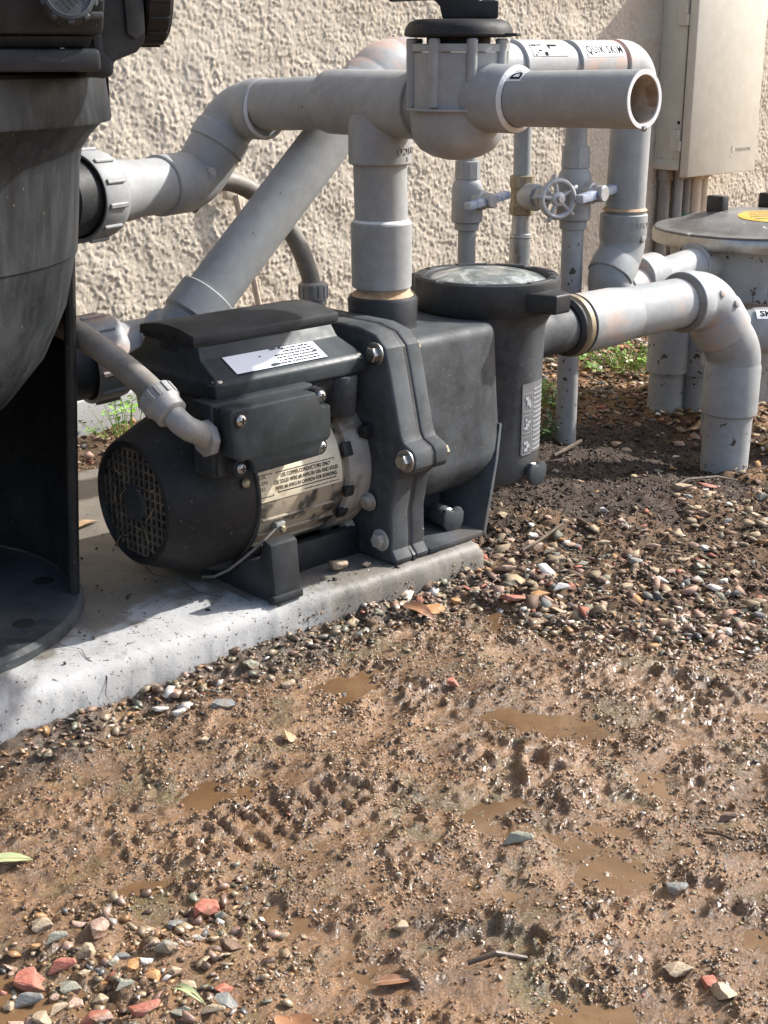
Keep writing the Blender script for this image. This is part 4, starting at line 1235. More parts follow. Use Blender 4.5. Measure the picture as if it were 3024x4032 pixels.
MB().cyl(C5 + Vector((0.03, 0, 0)), (CAN.x - 0.10, 0.155, 0.250), 0.0302).build('canister_pipe', M['pvc_faded'], ret)
MB().lathe([(0, 0.033), (0.0015, 0.0352), (0.05, 0.0352), (0.052, 0.033)], (0.690, 0.142, 0.244), (CAN.x - 0.79, 0.013, 0.006), 48).build('coupling', M['pvc_faded'], ret, smooth=30)

# ---------------------------------------------------------------- suction run
M['pvc_scoured'] = weathered('scoured_grey_pvc', (0.285, 0.297, 0.302), (0.355, 0.37, 0.378), 12, spec=0.4, rough=(0.5, 0.62), bump=0.0003, patches=((0.47, 0.35, 0.285), 11.0, 0.54, 0.64, 0.6))
suc = thing('suction_pipework', 'thick grey suction pipe from the pump front elbowing down into the soil', 'pipework', (0.712, -0.03, 0))
SZ = 0.2355
MB().lathe([(0.332, 0.0350), (0.337, 0.0395), (0.340, 0.0400), (0.3425, 0.0385)], (0, 0, SZ), XA, 48, cap=False).build('thread_collar', M['rubber'], suc)
MB().lathe([(0.3425, 0.0372), (0.346, 0.0418), (0.352, 0.0425), (0.356, 0.0410)], (0, 0, SZ), XA, 48).build('brass_ring', M['brass'], suc)
MB().lathe([(0.354, 0.0405), (0.357, 0.0425), (0.360, 0.0405)], (0, 0, SZ), XA, 48).build('gasket', M['rubber'], suc)
MB().lathe([(0.359, 0.0375), (0.3615, 0.0408), (0.440, 0.0402), (0.470, 0.0372), (0.475, 0.0366)], (0, 0, SZ), XA, 56).build('adapter', M['pvc_scoured'], suc, smooth=35)
S1 = Vector((0.655, -0.008, 0.2365)); S2 = Vector((0.718, -0.028, 0.150))
MB().cyl((0.462, 0, SZ), (0.62, -0.006, SZ + 0.001), 0.0365).build('suction_pipe', M['pvc_scoured'], suc)
ds = (S2 - S1).normalized()
es1 = elbow(S1, (1, -0.02, 0.0), ds, 0.055, 0.0424, 0.0446, 0.028, sock2=0.040).build('elbow', M['pvc_scoured'], suc, smooth=30)
MB().lathe([(0, 0.043), (0.002, 0.0410), (0.004, 0.0372)], S1 - Vector((0.059, 0, 0)), (-1, 0.02, 0), 48, cap=False).build('glue_bead', M['conduit'], es1)
es2 = elbow(S2, ds, (-0.01, 0, -1), 0.052, 0.0408, 0.0425, 0.036, sock2=0.078, spigot=True).build('street_elbow', M['pvc'], suc, smooth=30)
MB().cyl((0.7165, -0.028, 0.06), (0.7135, -0.028, -0.10), 0.0366).build('buried_pipe', M['pvc_dirty'], suc)
for p_, n_ in (((0.640, -0.0485, 0.250), (-0.1, -0.95, 0.3)), ((0.672, -0.0545, 0.232), (0.0, -0.95, 0.2))):
    MB().lathe([(-0.003, 0.0055), (0.0012, 0.0055), (0.0018, 0.0045)], Vector(p_), n_, 20).build('mould_mark', M['pvc_faded'], es1)
# ---------------------------------------------------------------- black filter tank at the left edge
FX, FY = -0.574, 0.136
fil = thing('pool_filter', 'tall black plastic pool filter tank on an open pedestal at the left edge', 'filter', (FX, FY, PAD_Z))
FO = (FX, FY, 0)
# pedestal: base flange and open-fronted skirt
MB().lathe([(0.0402, 0.198), (0.0405, 0.2030), (0.0480, 0.2030), (0.0530, 0.1985), (0.0545, 0.185), (0.0545, 0.05)], FO, (0, 0, 1), 96).build('base_flange', M['black_chalky'], fil, smooth=40)
def shell(a0, a1, prof, th, n=48):
    m = MB(); rs = []
    for i in range(n + 1):
        a = R(a0 + (a1 - a0) * i / n); c, s = math.cos(a), math.sin(a)
        ring = [(FX + c * r, FY + s * r, z) for z, r in prof] + [(FX + c * (r - th), FY + s * (r - th), z) for z, r in reversed(prof)]
        rs.append(ring)
    return m.rings(rs)
shell(-33, 176, [(0.055, 0.1965), (0.20, 0.2060), (0.40, 0.2170)], 0.006).build('pedestal', M['black_deep'], fil, smooth=40)
for a in (-33, 176, 70):
    c, s = math.cos(R(a)), math.sin(R(a))
    MB().tube([(FX + c * 0.1935, FY + s * 0.1935, 0.054), (FX + c * 0.2135, FY + s * 0.2135, 0.40)], 0.006, 10).build('edge_rib', M['black_deep'], fil)
for a in (-60, -20, -100, -140, 40, 120):
    c, s = math.cos(R(a)), math.sin(R(a))
    MB().lathe([(0, 0.011), (0.0004, 0.011)], (FX + c * 0.165, FY + s * 0.165, 0.0547), (0, 0, 1), 20).build('bolt_hole', M['void'], fil)
tank = MB().lathe([(0.205, 0.002), (0.212, 0.05), (0.229, 0.095), (0.262, 0.147), (0.305, 0.184), (0.355, 0.2085), (0.405, 0.2205), (0.4055, 0.2220), (0.44, 0.2255), (0.485, 0.2295), (0.500, 0.2325), (0.514, 0.2420), (0.5255, 0.2540)], FO, (0, 0, 1), 112).build('lower_tank', M['black_streak'], fil, smooth=30)
band = MB().lathe([(0.5255, 0.2545), (0.5262, 0.2610), (0.529, 0.2620), (0.5655, 0.2580), (0.569, 0.2540), (0.570, 0.240)], FO, (0, 0, 1), 112).build('clamp_band', M['black_streak'], fil, smooth=30)
ca = R(-112)    # side that faces the walkway
fwd = Vector((math.cos(ca), math.sin(ca), 0)); rgt = Vector((-math.sin(ca), math.cos(ca), 0))
MB().box((FX + math.cos(R(-29)) * 0.2595, FY + math.sin(R(-29)) * 0.2595, 0.546), (0.004, 0.004, 0.040), Matrix.Rotation(R(-29), 3, 'Z')).build('band_joint', M['void'], band)
MB().lathe([(0.569, 0.245), (0.572, 0.2400), (0.59, 0.2300), (0.604, 0.220), (0.66, 0.19), (0.70, 0.12), (0.72, 0.02)], FO, (0, 0, 1), 96).build('upper_tank', M['black'], fil, smooth=35)


# square-shouldered valve casting on the walkway side
Z3 = Vector((0, 0, 1))
def fbox(name, r0, r1, f0, f1, z0, z1, mat, parent, bevel=0.004, ch=0.0):
    """box given in filter coordinates: rgt r0..r1, outwards f0..f1, height z0..z1"""
    o = Vector(FO)
    m = MB()
    rs = []
    for (z, k) in ((z0, 0), (z1, 1)):
        e = ch if k == 0 else 0
        rs.append([o + rgt * a + fwd * b + Z3 * z for a, b in ((r0 + e, f0), (r1 - e, f0), (r1 - e, f1 - e), (r0 + e, f1 - e))])
    return m.rings(rs).build(name, mat, parent, bevel=bevel, bseg=2)
fbox('saddle_block', 0.02, 0.216, 0.08, 0.236, 0.5715, 0.589, M['black'], fil, 0.004)
fbox('saddle_block', 0.02, 0.213, 0.08, 0.232, 0.5895, 0.5985, M['black'], fil, 0.002, 0.006)
vh = fbox('valve_head', 0.02, 0.2285, 0.06, 0.250, 0.599, 0.70, M['black'], fil, 0.005, 0.010)
for z in (0.6105, 0.6225):
    fbox('rib', 0.188, 0.2165, 0.249, 0.2535, z, z + 0.0055, M['black_chalky'], vh, 0.0012)
# round screw cap on the valve head
cc_ = Vector(FO) + rgt * 0.1905 + fwd * 0.250 + Z3 * 0.6275
cn = (fwd + Z3 * 0.28).normalized()
cap = MB().lathe([(-0.01, 0.0205), (0.004, 0.0205), (0.0065, 0.0195), (0.0070, 0.0170), (0.0056, 0.0162), (0.0056, 0.0)], cc_, cn, 56).build('round_cap', M['black_chalky'], vh, smooth=35)
_, cu_, cw_ = perp(cn)
for k in range(10):
    a = 2 * math.pi * k / 10 + 0.3
    e = cu_ * math.cos(a) + cw_ * math.sin(a)
    rot = Matrix((e, cn.cross(e), cn)).transposed()
    MB().box(cc_ + e * 0.0208 + cn * 0.0022, (0.004, 0.0052, 0.007), rot).build('grip', M['black_chalky'], cap, bevel=0.001, bseg=1)
cr = rgt; cu2 = cn.cross(cr) if cn.cross(cr).z > 0 else -cn.cross(cr)
mpc = plane_map(cc_ + cn * 0.0060, cr * math.cos(0.9) - cu2 * math.sin(0.9), cr * math.sin(0.9) + cu2 * math.cos(0.9))
m_ = MB()
for i in range(5): dashes(mpc, -0.010, 0.010, -0.009 + i * 0.0042, 0.0020, 0.0002, m_)
m_.build('print', M['void'], cap, smooth=None)
# bracket and knob reaching to the right
o = Vector(FO)
def fpoly(name, poly, f0, f1, mat, parent, bevel=0.003):
    a = [o + rgt * p[0] + fwd * f0 + Z3 * p[1] for p in poly]
    b = [o + rgt * p[0] + fwd * f1 + Z3 * p[1] for p in poly]
    return MB().rings([a, b]).build(name, mat, parent, bevel=bevel)
br = fpoly('valve_bracket', [(0.2075, 0.567), (0.2255, 0.5655), (0.2315, 0.569), (0.2320, 0.579), (0.2515, 0.586), (0.2595, 0.595), (0.2595, 0.70), (0.2075, 0.70)], 0.11, 0.205, M['black'], fil)
fpoly('cover_strip', [(0.2435, 0.600), (0.2505, 0.596), (0.2585, 0.601), (0.2585, 0.70), (0.2395, 0.70)], 0.205, 0.2085, M['black_chalky'], br, 0.0015)
fpoly('side_strip', [(0.2155, 0.570), (0.2300, 0.569), (0.2300, 0.579), (0.2235, 0.586), (0.2195, 0.70), (0.2155, 0.70)], 0.205, 0.2075, M['black_chalky'], br, 0.0012)
kc = o + rgt * 0.2605 + fwd * 0.165 + Z3 * 0.642
kn = MB().lathe([(0, 0.048), (0.002, 0.0505), (0.019, 0.0505), (0.0225, 0.0475), (0.0225, 0.0)], kc, rgt, 48).build('side_knob', M['black_deep'], fil, smooth=35)
for k in range(20):
    a = 2 * math.pi * k / 20
    e = fwd * math.cos(a) + Z3 * math.sin(a)
    MB().box(kc + rgt * 0.0105 + e * 0.0508, (0.018, 0.004, 0.0026), Matrix((rgt, rgt.cross(e) * -1, e)).transposed()).build('grip_rib', M['black_deep'], kn, bevel=0.0008, bseg=1)
# ---------------------------------------------------------------- flexible conduits
def conduit(name, label, path, r, mat):
    t = thing(name, label, 'conduit', path[-1])
    # smooth spline through the points
    pts = [Vector(p) for p in path]
    out = []
    P4 = [pts[0] * 2 - pts[1]] + pts + [pts[-1] * 2 - pts[-2]]
    for i in range(1, len(P4) - 2):
        for k in range(10):
            s = k / 10
            a, b, c, d = P4[i - 1], P4[i], P4[i + 1], P4[i + 2]
            out.append(0.5 * ((2 * b) + (c - a) * s + (2 * a - 5 * b + 4 * c - d) * s * s + (3 * b - a - 3 * c + d) * s ** 3))
    out.append(pts[-1])
    MB().tube(out, r, 28).build('hose', mat, t, smooth=179)
    return t


cf = conduit('flexible_conduit', 'brown-grey flexible conduit from behind the filter to the pump wiring box',
             [(-0.44, 0.24, 0.345), (-0.402, 0.12, 0.338), (-0.380, 0.045, 0.321), (-0.370, -0.02, 0.297), (-0.3665, -0.062, 0.279), (-0.3635, -0.083, 0.2645)], 0.0128, M['conduit'])
a = Vector((-0.3635, -0.083, 0.2645)); n = (a - Vector((-0.3665, -0.062, 0.279))).normalized()
nt_ = MB().lathe([(-0.020, 0.0150), (-0.018, 0.0185), (-0.003, 0.0185), (0.0, 0.0172), (0.0015, 0.0165), (0.010, 0.0165), (0.0115, 0.0135)], a, n, 40).build('gland_nut', M['fitting'], cf, smooth=35)
_, u_, w_ = perp(n)
for k in range(12):
    e = u_ * math.cos(k * math.pi / 6) + w_ * math.sin(k * math.pi / 6)
    MB().box(a - n * 0.0105 + e * 0.0186, (0.013, 0.005, 0.0022), Matrix((n, n.cross(e), e)).transposed()).build('grip', M['fitting'], nt_, bevel=0.0006, bseg=1)
le = Vector((-0.321, -0.094, 0.2285))
p0 = a + n * 0.010
cpt = p0 + n * 0.018
dirx = (le - cpt).normalized()
tl = arc_pts(cpt + dirx * 0.001, n, dirx, 0.014, 10, 0.008, 0.012)
MB().tube(tl + [le - Vector((0.004, 0, 0)), le + Vector((0.004, 0, 0))], 0.0118, 28).build('elbow', M['fitting'], cf, smooth=179)
MB().lathe([(-0.0095, 0.0165), (-0.0085, 0.0185), (-0.001, 0.0185), (0.0, 0.0175)], le, (1, 0, 0), 8).build('lock_nut', M['fitting'], cf, smooth=20, bevel=0.0008)

cb = conduit('flexible_conduit', 'grey flexible conduit arching down behind the pump in front of stucco',
             [(-0.05, 0.30, 0.40), (-0.012, 0.295, 0.427), (0.03, 0.292, 0.420), (0.075, 0.288, 0.390), (0.110, 0.283, 0.345), (0.128, 0.278, 0.300), (0.133, 0.275, 0.272)], 0.0125, M['conduit'])
a = Vector((0.133, 0.275, 0.272))
g_ = MB().lathe([(-0.010, 0.0165), (-0.009, 0.0195), (0.012, 0.0195), (0.0135, 0.0175), (0.0145, 0.014)], a, (0, 0, 1), 40).build('gland_nut', M['fitting'], cb, smooth=35)
for k in range(14):
    e = Vector((math.cos(k * math.pi / 7), math.sin(k * math.pi / 7), 0))
    MB().box(a + e * 0.0195 + Vector((0, 0, 0.002)), (0.0025, 0.005, 0.017), Matrix.Rotation(k * math.pi / 7, 3, 'Z')).build('grip', M['fitting'], g_, bevel=0.0006, bseg=1)
MB().lathe([(-0.018, 0.0165), (-0.0165, 0.0185), (-0.0115, 0.0185), (-0.010, 0.0165)], a, (0, 0, 1), 8).build('hex_ring', M['fitting'], cb, smooth=20)
MB().cyl(a - Vector((0, 0, 0.232)), a - Vector((0, 0, 0.016)), 0.0155, None, 32).build('upright', M['black_chalky'], cb)

st = MB().tube([(0.344, 0.715, 0.357), (0.362, 0.712, 0.27), (0.385, 0.71, 0.155), (0.395, 0.70, 0.03)], [0.0062, 0.006, 0.006, 0.006], 10).build('wire_lead', M['tan'], None, loc=(0.395, 0.70, 0.0))
tag(st, 'thin tan wire lead running down the stucco behind the diagonal pipe', 'wire')
MB().box((0.338, 0.719, 0.36), (0.03, 0.012, 0.022)).build('staple', M['tan'], st, bevel=0.003)

# ---------------------------------------------------------------- upright water lines with valves
def ball_valve(parent, x, y, zc, r, mat, k=1.0):
    """true-union style ball valve: hex collar, round body, blue bar handle"""
    MB().lathe([(zc + 0.031 * k, r * 1.20), (zc + 0.032 * k, r * 1.28), (zc + 0.062 * k, r * 1.24), (zc + 0.063 * k, r * 1.1)], (x, y, 0), (0, 0, 1), 10).build('collar', mat, parent, smooth=20)
    bd = MB().lathe([(zc - 0.046 * k, r * 1.42), (zc - 0.044 * k, r * 1.56), (zc + 0.012 * k, r * 1.54), (zc + 0.022 * k, r * 1.45), (zc + 0.031 * k, r * 1.15)], (x, y, 0), (0, 0, 1), 40).build('valve_body', mat, parent, smooth=35)
    MB().lathe([(zc - 0.060 * k, r * 1.08), (zc - 0.059 * k, r * 1.22), (zc - 0.047 * k, r * 1.24), (zc - 0.046 * k, r * 1.2)], (x, y, 0), (0, 0, 1), 32).build('lower_hub', mat, parent, smooth=35)
    f = Vector((0.08, -1, 0)).normalized()
    hc = Vector((x, y, zc - 0.004 * k))
    hub = MB().lathe([(r * 0.9, r * 1.0), (r * 2.1, r * 0.95), (r * 2.2, r * 0.78), (r * 3.2, r * 0.72), (r * 3.3, r * 0.62)], hc, f, 24).build('handle_hub', M['castgrey'], bd, smooth=35)
    e = Vector((0.99, 0.08, 0.10)).normalized()
    rot = Matrix((e, f, e.cross(f))).transposed()
    m_ = MB()
    for s, L_ in ((-1, 0.043), (1, 0.043)):
        c = hc + f * (r * 2.55) + e * s * (L_ * 0.5 + r * 0.4)
        m_.box(c, (L_, r * 0.8, r * 0.75), rot)
    m_.build('bar_handle', M['blue'], bd, bevel=0.0018, bseg=2)
    mph = plane_map(hc + f * (r * 2.92), e, Vector((0, 0, 1)))
    kk = MB()
    for s in (-1, 1): dashes(mph, s * 0.026 - 0.012, s * 0.026 + 0.012, -0.0015, 0.0035, 0.0003, kk)
    kk.build('handle_print', M['ink'], bd, smooth=None)


rp = 0.0167
w3 = thing('upright_water_line', 'tall thin grey upright with blue-handled ball valve nearest the pump lid', 'water pipe', (0.573, 0.18, 0))
MB().cyl((0.5785, 0.18, -0.05), (0.5735, 0.18, 0.33), rp).build('lower_pipe', M['pvc_dirty'], w3)
MB().cyl((0.572, 0.18, 0.42), (0.571, 0.18, 0.60), rp * 0.99).build('upper_pipe', M['pvc'], w3)
ball_valve(w3, 0.573, 0.18, 0.388, rp, M['pvc'])
r1 = 0.01345
w1_ = thing('upright_water_line', 'thin grey upright with blue-handled ball valve under the three-way valve', 'water pipe', (0.433, 0.27, 0))
MB().cyl((0.436, 0.27, -0.05), (0.434, 0.27, 0.345), r1).build('lower_pipe', M['pvc'], w1_)
MB().cyl((0.433, 0.27, 0.40), (0.432, 0.27, 0.58), r1).build('upper_pipe', M['pvc'], w1_)
ball_valve(w1_, 0.4335, 0.27, 0.380, r1 * 1.12, M['pvc'], 0.82)
w2_ = thing('upright_water_line', 'thin upright with tarnished brass gate valve and round handwheel', 'water pipe', (0.533, 0.25, 0))
X2, Y2 = 0.534, 0.25
rp2 = 0.01345
MB().cyl((X2 + 0.002, Y2, -0.05), (X2 - 0.001, Y2, 0.312), rp2 * 1.22).build('lower_pipe', M['galv'], w2_)
MB().lathe([(0.312, rp2 * 1.22), (0.3135, rp2 * 1.3), (0.318, rp2 * 1.25), (0.319, rp2 * 1.05), (0.352, rp2 * 1.03)], (X2, Y2, 0), (0, 0, 1), 32).build('nipple', M['galv'], w2_)
MB().cyl((X2 - 0.001, Y2, 0.400), (X2 - 0.003, Y2, 0.58), rp2).build('upper_pipe', M['pvc'], w2_)
vb_ = MB().lathe([(0.347, rp2 * 1.25), (0.3485, rp2 * 1.42), (0.362, rp2 * 1.42), (0.365, rp2 * 1.3), (0.386, rp2 * 1.3), (0.389, rp2 * 1.42), (0.405, rp2 * 1.42), (0.4065, rp2 * 1.15)], (X2, Y2, 0), (0, 0, 1), 12).build('valve_body', M['brass'], w2_, smooth=25)
fv = Vector((-0.26, -0.96, 0.05)).normalized(); hc = Vector((X2, Y2, 0.3745))
MB().lathe([(0.008, 0.0155), (0.020, 0.0200), (0.038, 0.0205), (0.046, 0.0175)], hc, fv, 32).build('bonnet', M['castgrey'], vb_, smooth=35)
MB().lathe([(0.046, 0.0150), (0.060, 0.0150), (0.061, 0.0105), (0.068, 0.0105)], hc, fv, 6).build('packing_nut', M['castgrey'], vb_, smooth=20)
MB().cyl(hc + fv * 0.06, hc + fv * 0.104, 0.0045, None, 12).build('stem', M['castgrey'], vb_)
wc = hc + fv * 0.094
wf = (fv + Vector((-0.12, 0.0, 0.0))).normalized()
_, u_, w_ = perp(wf)
hw = MB()
ring_ = []
for i in range(40):
    a = 2 * math.pi * i / 40
    e = u_ * math.cos(a) + w_ * math.sin(a)
    ring_.append([wc + e * (0.0262 + 0.0044 * math.cos(b)) + wf * (0.0048 * math.sin(b)) for b in [2 * math.pi * k / 10 for k in range(10)]])
hw.rings(ring_, closed=True)
for k in range(5):
    a = 2 * math.pi * k / 5 + 0.5
    e = u_ * math.cos(a) + w_ * math.sin(a)
    hw.tube([wc + e * 0.006, wc + e * 0.0265], 0.0034, 10)
    hw.tube([wc + e * 0.0265, wc + e * 0.0345, wc + e * 0.0362], [0.0038, 0.0036, 0.0022], 10)
hw.lathe([(-0.004, 0.0105), (0.004, 0.0105), (0.005, 0.008)], wc, wf, 20)
hwo = hw.build('handwheel', M['castgrey'], vb_, smooth=40)
MB().lathe([(0.004, 0.0045), (0.008, 0.0045), (0.010, 0.003)], wc, wf, 12).build('wheel_nut', M['steel'], vb_)

# ---------------------------------------------------------------- canister on the right
can = thing('strainer_canister', 'wide grey canister with domed lid, steel clamp band and yellow warning sticker', 'canister', (CAN.x, CAN.y, 0.0))
CO = (CAN.x, CAN.y, 0)
MB().lathe([(0.180, 0.02), (0.1815, 0.128), (0.186, 0.133), (0.205, 0.1345), (0.255, 0.1365), (0.266, 0.141), (0.272, 0.152)], CO, (0, 0, 1), 80).build('canister_body', M['pvc_dirty'], can, smooth=40)
MB().lathe([(0.181, 0.10), (0.10, 0.07), (-0.05, 0.06)], CO, (0, 0, 1), 40).build('sump', M['pvc_dirty'], can)
cbnd = MB().lathe([(0.2705, 0.160), (0.2715, 0.1685), (0.2740, 0.1700), (0.2900, 0.1700), (0.2925, 0.1685), (0.2935, 0.158)], CO, (0, 0, 1), 96).build('clamp_band', M['steel'], can, smooth=40)
lidc = MB().lathe([(0.2930, 0.166), (0.2960, 0.166), (0.2975, 0.160), (0.2970, 0.148), (0.3000, 0.142), (0.3120, 0.108), (0.3215, 0.07), (0.3255, 0.035), (0.3262, 0.0)], CO, (0, 0, 1), 96).build('domed_lid', M['black_streak'], can, smooth=40)
lidc.data.materials[0] = weathered('scuffed_grey_lid', (0.12, 0.118, 0.115), (0.2, 0.198, 0.195), 14, lo=0.4, hi=0.65, rough=(0.25, 0.45), bump=0.0002, spots=(0.55, 0.54, 0.52), spot_scale=46, spot_lo=0.66, spot_hi=0.72)
rx = Vector((0.723, -0.691, 0)); fx = Vector((0.691, 0.723, 0))
for k, (s, c_) in enumerate(((-0.062, 0.005), (0.020, 0.02), (0.040, 0.050))):
    if k == 1: continue
    c = Vector(CO) + rx * s + fx * c_ + Vector((0, 0, 0.328))
    MB().box(c + Vector((0, 0, 0.006)), (0.018, 0.034, 0.028), Matrix.Rotation(R(-43.7 + 40), 3, 'Z')).build('lid_handle', M['rubber'], lidc, bevel=0.002)
    MB().box(c + fx * 0.030 + Vector((0, 0, 0.004)), (0.016, 0.02, 0.024), Matrix.Rotation(R(-43.7 + 40), 3, 'Z')).build('handle_stub', M['tan'], lidc, bevel=0.002)
def dome(u, v, w=0):
    p = rx * (0.014 + u) - fx * (0.062 - v)
    rr = p.length
    z = float(np.interp(rr, [0, 0.035, 0.07, 0.108, 0.142], [0.3262, 0.3255, 0.3215, 0.3120, 0.3000]))
    return Vector(CO) + p + Vector((0, 0, z + 0.0008 + w))
m_ = MB()
cen = [dome(0, 0)]; rim = []
NR = 5; NS = 36
vv = [dome(0, 0)]
ff = []
for i in range(1, NR + 1):
    for j in range(NS):
        a = 2 * math.pi * j / NS
        vv.append(dome(0.056 * i / NR * math.cos(a), 0.036 * i / NR * math.sin(a)))
for j in range(NS): ff.append((0, 1 + j, 1 + (j + 1) % NS))
for i in range(NR - 1):
    for j in range(NS):
        a0 = 1 + i * NS; a1 = a0 + NS
        ff.append((a0 + j, a1 + j, a1 + (j + 1) % NS, a0 + (j + 1) % NS))
m_.add(vv, ff)
ys = m_.build('warning_sticker', M['yellow'], lidc, smooth=60)
m_ = MB()
for i in range(5):
    v = 0.022 - i * 0.011; hl = 0.038 * math.sqrt(max(0.05, 1 - (v / 0.040) ** 2))
    dashes(lambda u, q, w=0: dome(u, q, w + 0.0004), -hl, hl, v, 0.004, 0.0003, m_)
m_.build('print', M['inkpale'] if False else M['conduit'], ys, smooth=None)
MB().lathe([(-0.172, 0.0345), (-0.170, 0.0362), (-0.10, 0.0362)], (CAN.x, CAN.y + 0.004, 0.247), (1, 0, 0), 48).build('inlet_socket', M['pvc_dirty'], can, smooth=35)

# ---------------------------------------------------------------- short risers and skimmer line under the canister
def riser(name, label, x, y, zc0, zc1, r, mat, top=None):
    t = thing(name, label, 'pipe', (x, y, 0))
    MB().cyl((x, y, -0.06), (x, y, zc1 if top is None else top), r).build('pipe', mat, t)
    MB().lathe([(zc0, r * 1.05), (zc0 + 0.0015, r * 1.19), (zc1, r * 1.17), (zc1 + 0.0015, r * 1.05)], (x, y, 0), (0, 0, 1), 48).build('coupling', mat, t, smooth=35)
    return t


riser('short_riser', 'soil-splashed grey riser with coupling left of the suction elbow', 0.862, 0.190, 0.060, 0.160, 0.0302, M['pvc_dirty'])
riser('short_riser', 'soil-splashed grey riser half hidden behind the suction elbow', 0.905, 0.155, 0.055, 0.150, 0.0285, M['pvc_dirty'])
sk = thing('skimmer_pipework', 'grey skimmer elbow with SKIM label at the right edge', 'pipework', (0.832, 0.06, 0))
SKc = Vector((0.832, 0.060, 0.150))
elbow(SKc + Vector((0.0, 0, 0.004)), (0, 0, 1), (0.72, -0.69, 0), 0.038, 0.0350, 0.0375, 0.02, sock2=0.03).build('elbow', M['pvc'], sk, smooth=30)
MB().cyl((SKc.x, SKc.y, -0.06), (SKc.x, SKc.y, 0.08), 0.0302).build('buried_pipe', M['pvc_dirty'], sk)
dsk = Vector((0.72, -0.69, 0)).normalized()
MB().cyl(SKc + dsk * 0.05 + Vector((0, 0, 0.004)), SKc + dsk * 0.30 + Vector((0, 0, 0.004)), 0.0302).build('skimmer_pipe', M['pvc'], sk)
MB().lathe([(0.088, 0.034), (0.090, 0.0365), (0.15, 0.0365), (0.152, 0.034)], SKc + Vector((0, 0, 0.004)), dsk, 48).build('coupling', M['pvc'], sk, smooth=30)
mps = cyl_map(SKc + Vector((0, 0, 0.004)), dsk, (-0.35, -0.45, 0.82), 0.0372)
sl = patch(mps, 0.040, 0.088, -0.010, 0.010, 0.0012, 6, 8).build('name_label', M['white'], sk)
m_ = MB(); lettering(lambda a, b, c=0: mps(0.064 + a, -b, c), 'SKIM', 0.017, 0, 0, 0.0015, m=m_, bold=0.03)
m_.build('print', M['ink'], sl, smooth=None)
pr2 = riser('thin_riser', 'thin pale riser pipe beneath the skimmer elbow at right edge', 1.028, 0.098, 0.03, 0.09, 0.0150, M['pvc_faded'])

# ---------------------------------------------------------------- timer enclosure on the wall
X0, X1, YF, ZB, ZT = 1.545, 1.815, 0.637, 0.316, 0.80
bx_ = thing('timer_enclosure', 'beige metal pool timer enclosure hung on the stucco wall', 'electrical box', (1.68, 0.70, ZB))
case = MB().bx(X0 + 0.004, X1 - 0.004, YF + 0.016, WALL_Y - 0.001, ZB + 0.014, ZT).build('case', M['boxpaint'], bx_, bevel=0.002)
door = MB().bx(X0 - 0.002, X1 + 0.002, YF, YF + 0.022, ZB, ZT + 0.002).build('door', M['boxpaint'], bx_, bevel=0.0025)
MB().bx(X0 - 0.0028, X0 + 0.012, YF + 0.0225, YF + 0.0245, ZB + 0.012, ZT).build('door_gap', M['conduit'], case)
for z in (0.372, 0.635):
    h_ = MB().cyl((X0 - 0.0035, YF + 0.026, z), (X0 - 0.0035, YF + 0.026, z + 0.022), 0.0045, None, 16)
    h_.cyl((X0 - 0.0030, YF + 0.030, z + 0.0235), (X0 - 0.0030, YF + 0.030, z + 0.045), 0.0045, None, 16)
    h_.bx(X0 - 0.002, X0 + 0.006, YF + 0.024, YF + 0.052, z, z + 0.044)
    ho = h_.build('hinge', M['boxpaint'], bx_)
MB().lathe([(0, 0.0175), (0.0006, 0.0175), (0.0007, 0.0160), (0.0002, 0.0158)], (X0 + 0.0038, 0.697, 0.366), (-1, 0, 0), 32).build('knockout', M['boxpaint'], case)
MB().bx(X0 + 0.0015, X0 + 0.01, YF + 0.024, WALL_Y - 0.002, ZB + 0.0135, ZB + 0.036).build('bottom_lip', M['boxpaint'], case, bevel=0.0008)
MB().lathe([(0, 0.004), (0.0003, 0.004)], (X0 + 0.0037, YF + 0.036, 0.432), (-1, 0, 0), 12).build('key_hole', M['void'], case)
mpb = plane_map((X1 - 0.062, YF - 0.0002, ZB + 0.052), (1, 0, 0), (0, 0, 1))
m_ = MB(); lettering(mpb, 'INTERMATIC', 0.011, 0.008, 0, 0.0, ext=0.0007, m=m_)
for q in ((-0.040, -0.004, -0.034, 0.010), (-0.032, -0.004, -0.030, 0.010), (-0.046, -0.014, -0.038, -0.012)):
    m_.add([mpb(q[0], q[1], 0.0008), mpb(q[2], q[1], 0.0008), mpb(q[2], q[3], 0.0008), mpb(q[0], q[3], 0.0008)], [(0, 1, 2, 3)])
m_.build('raised_lettering', M['boxpaint'], door, smooth=None)
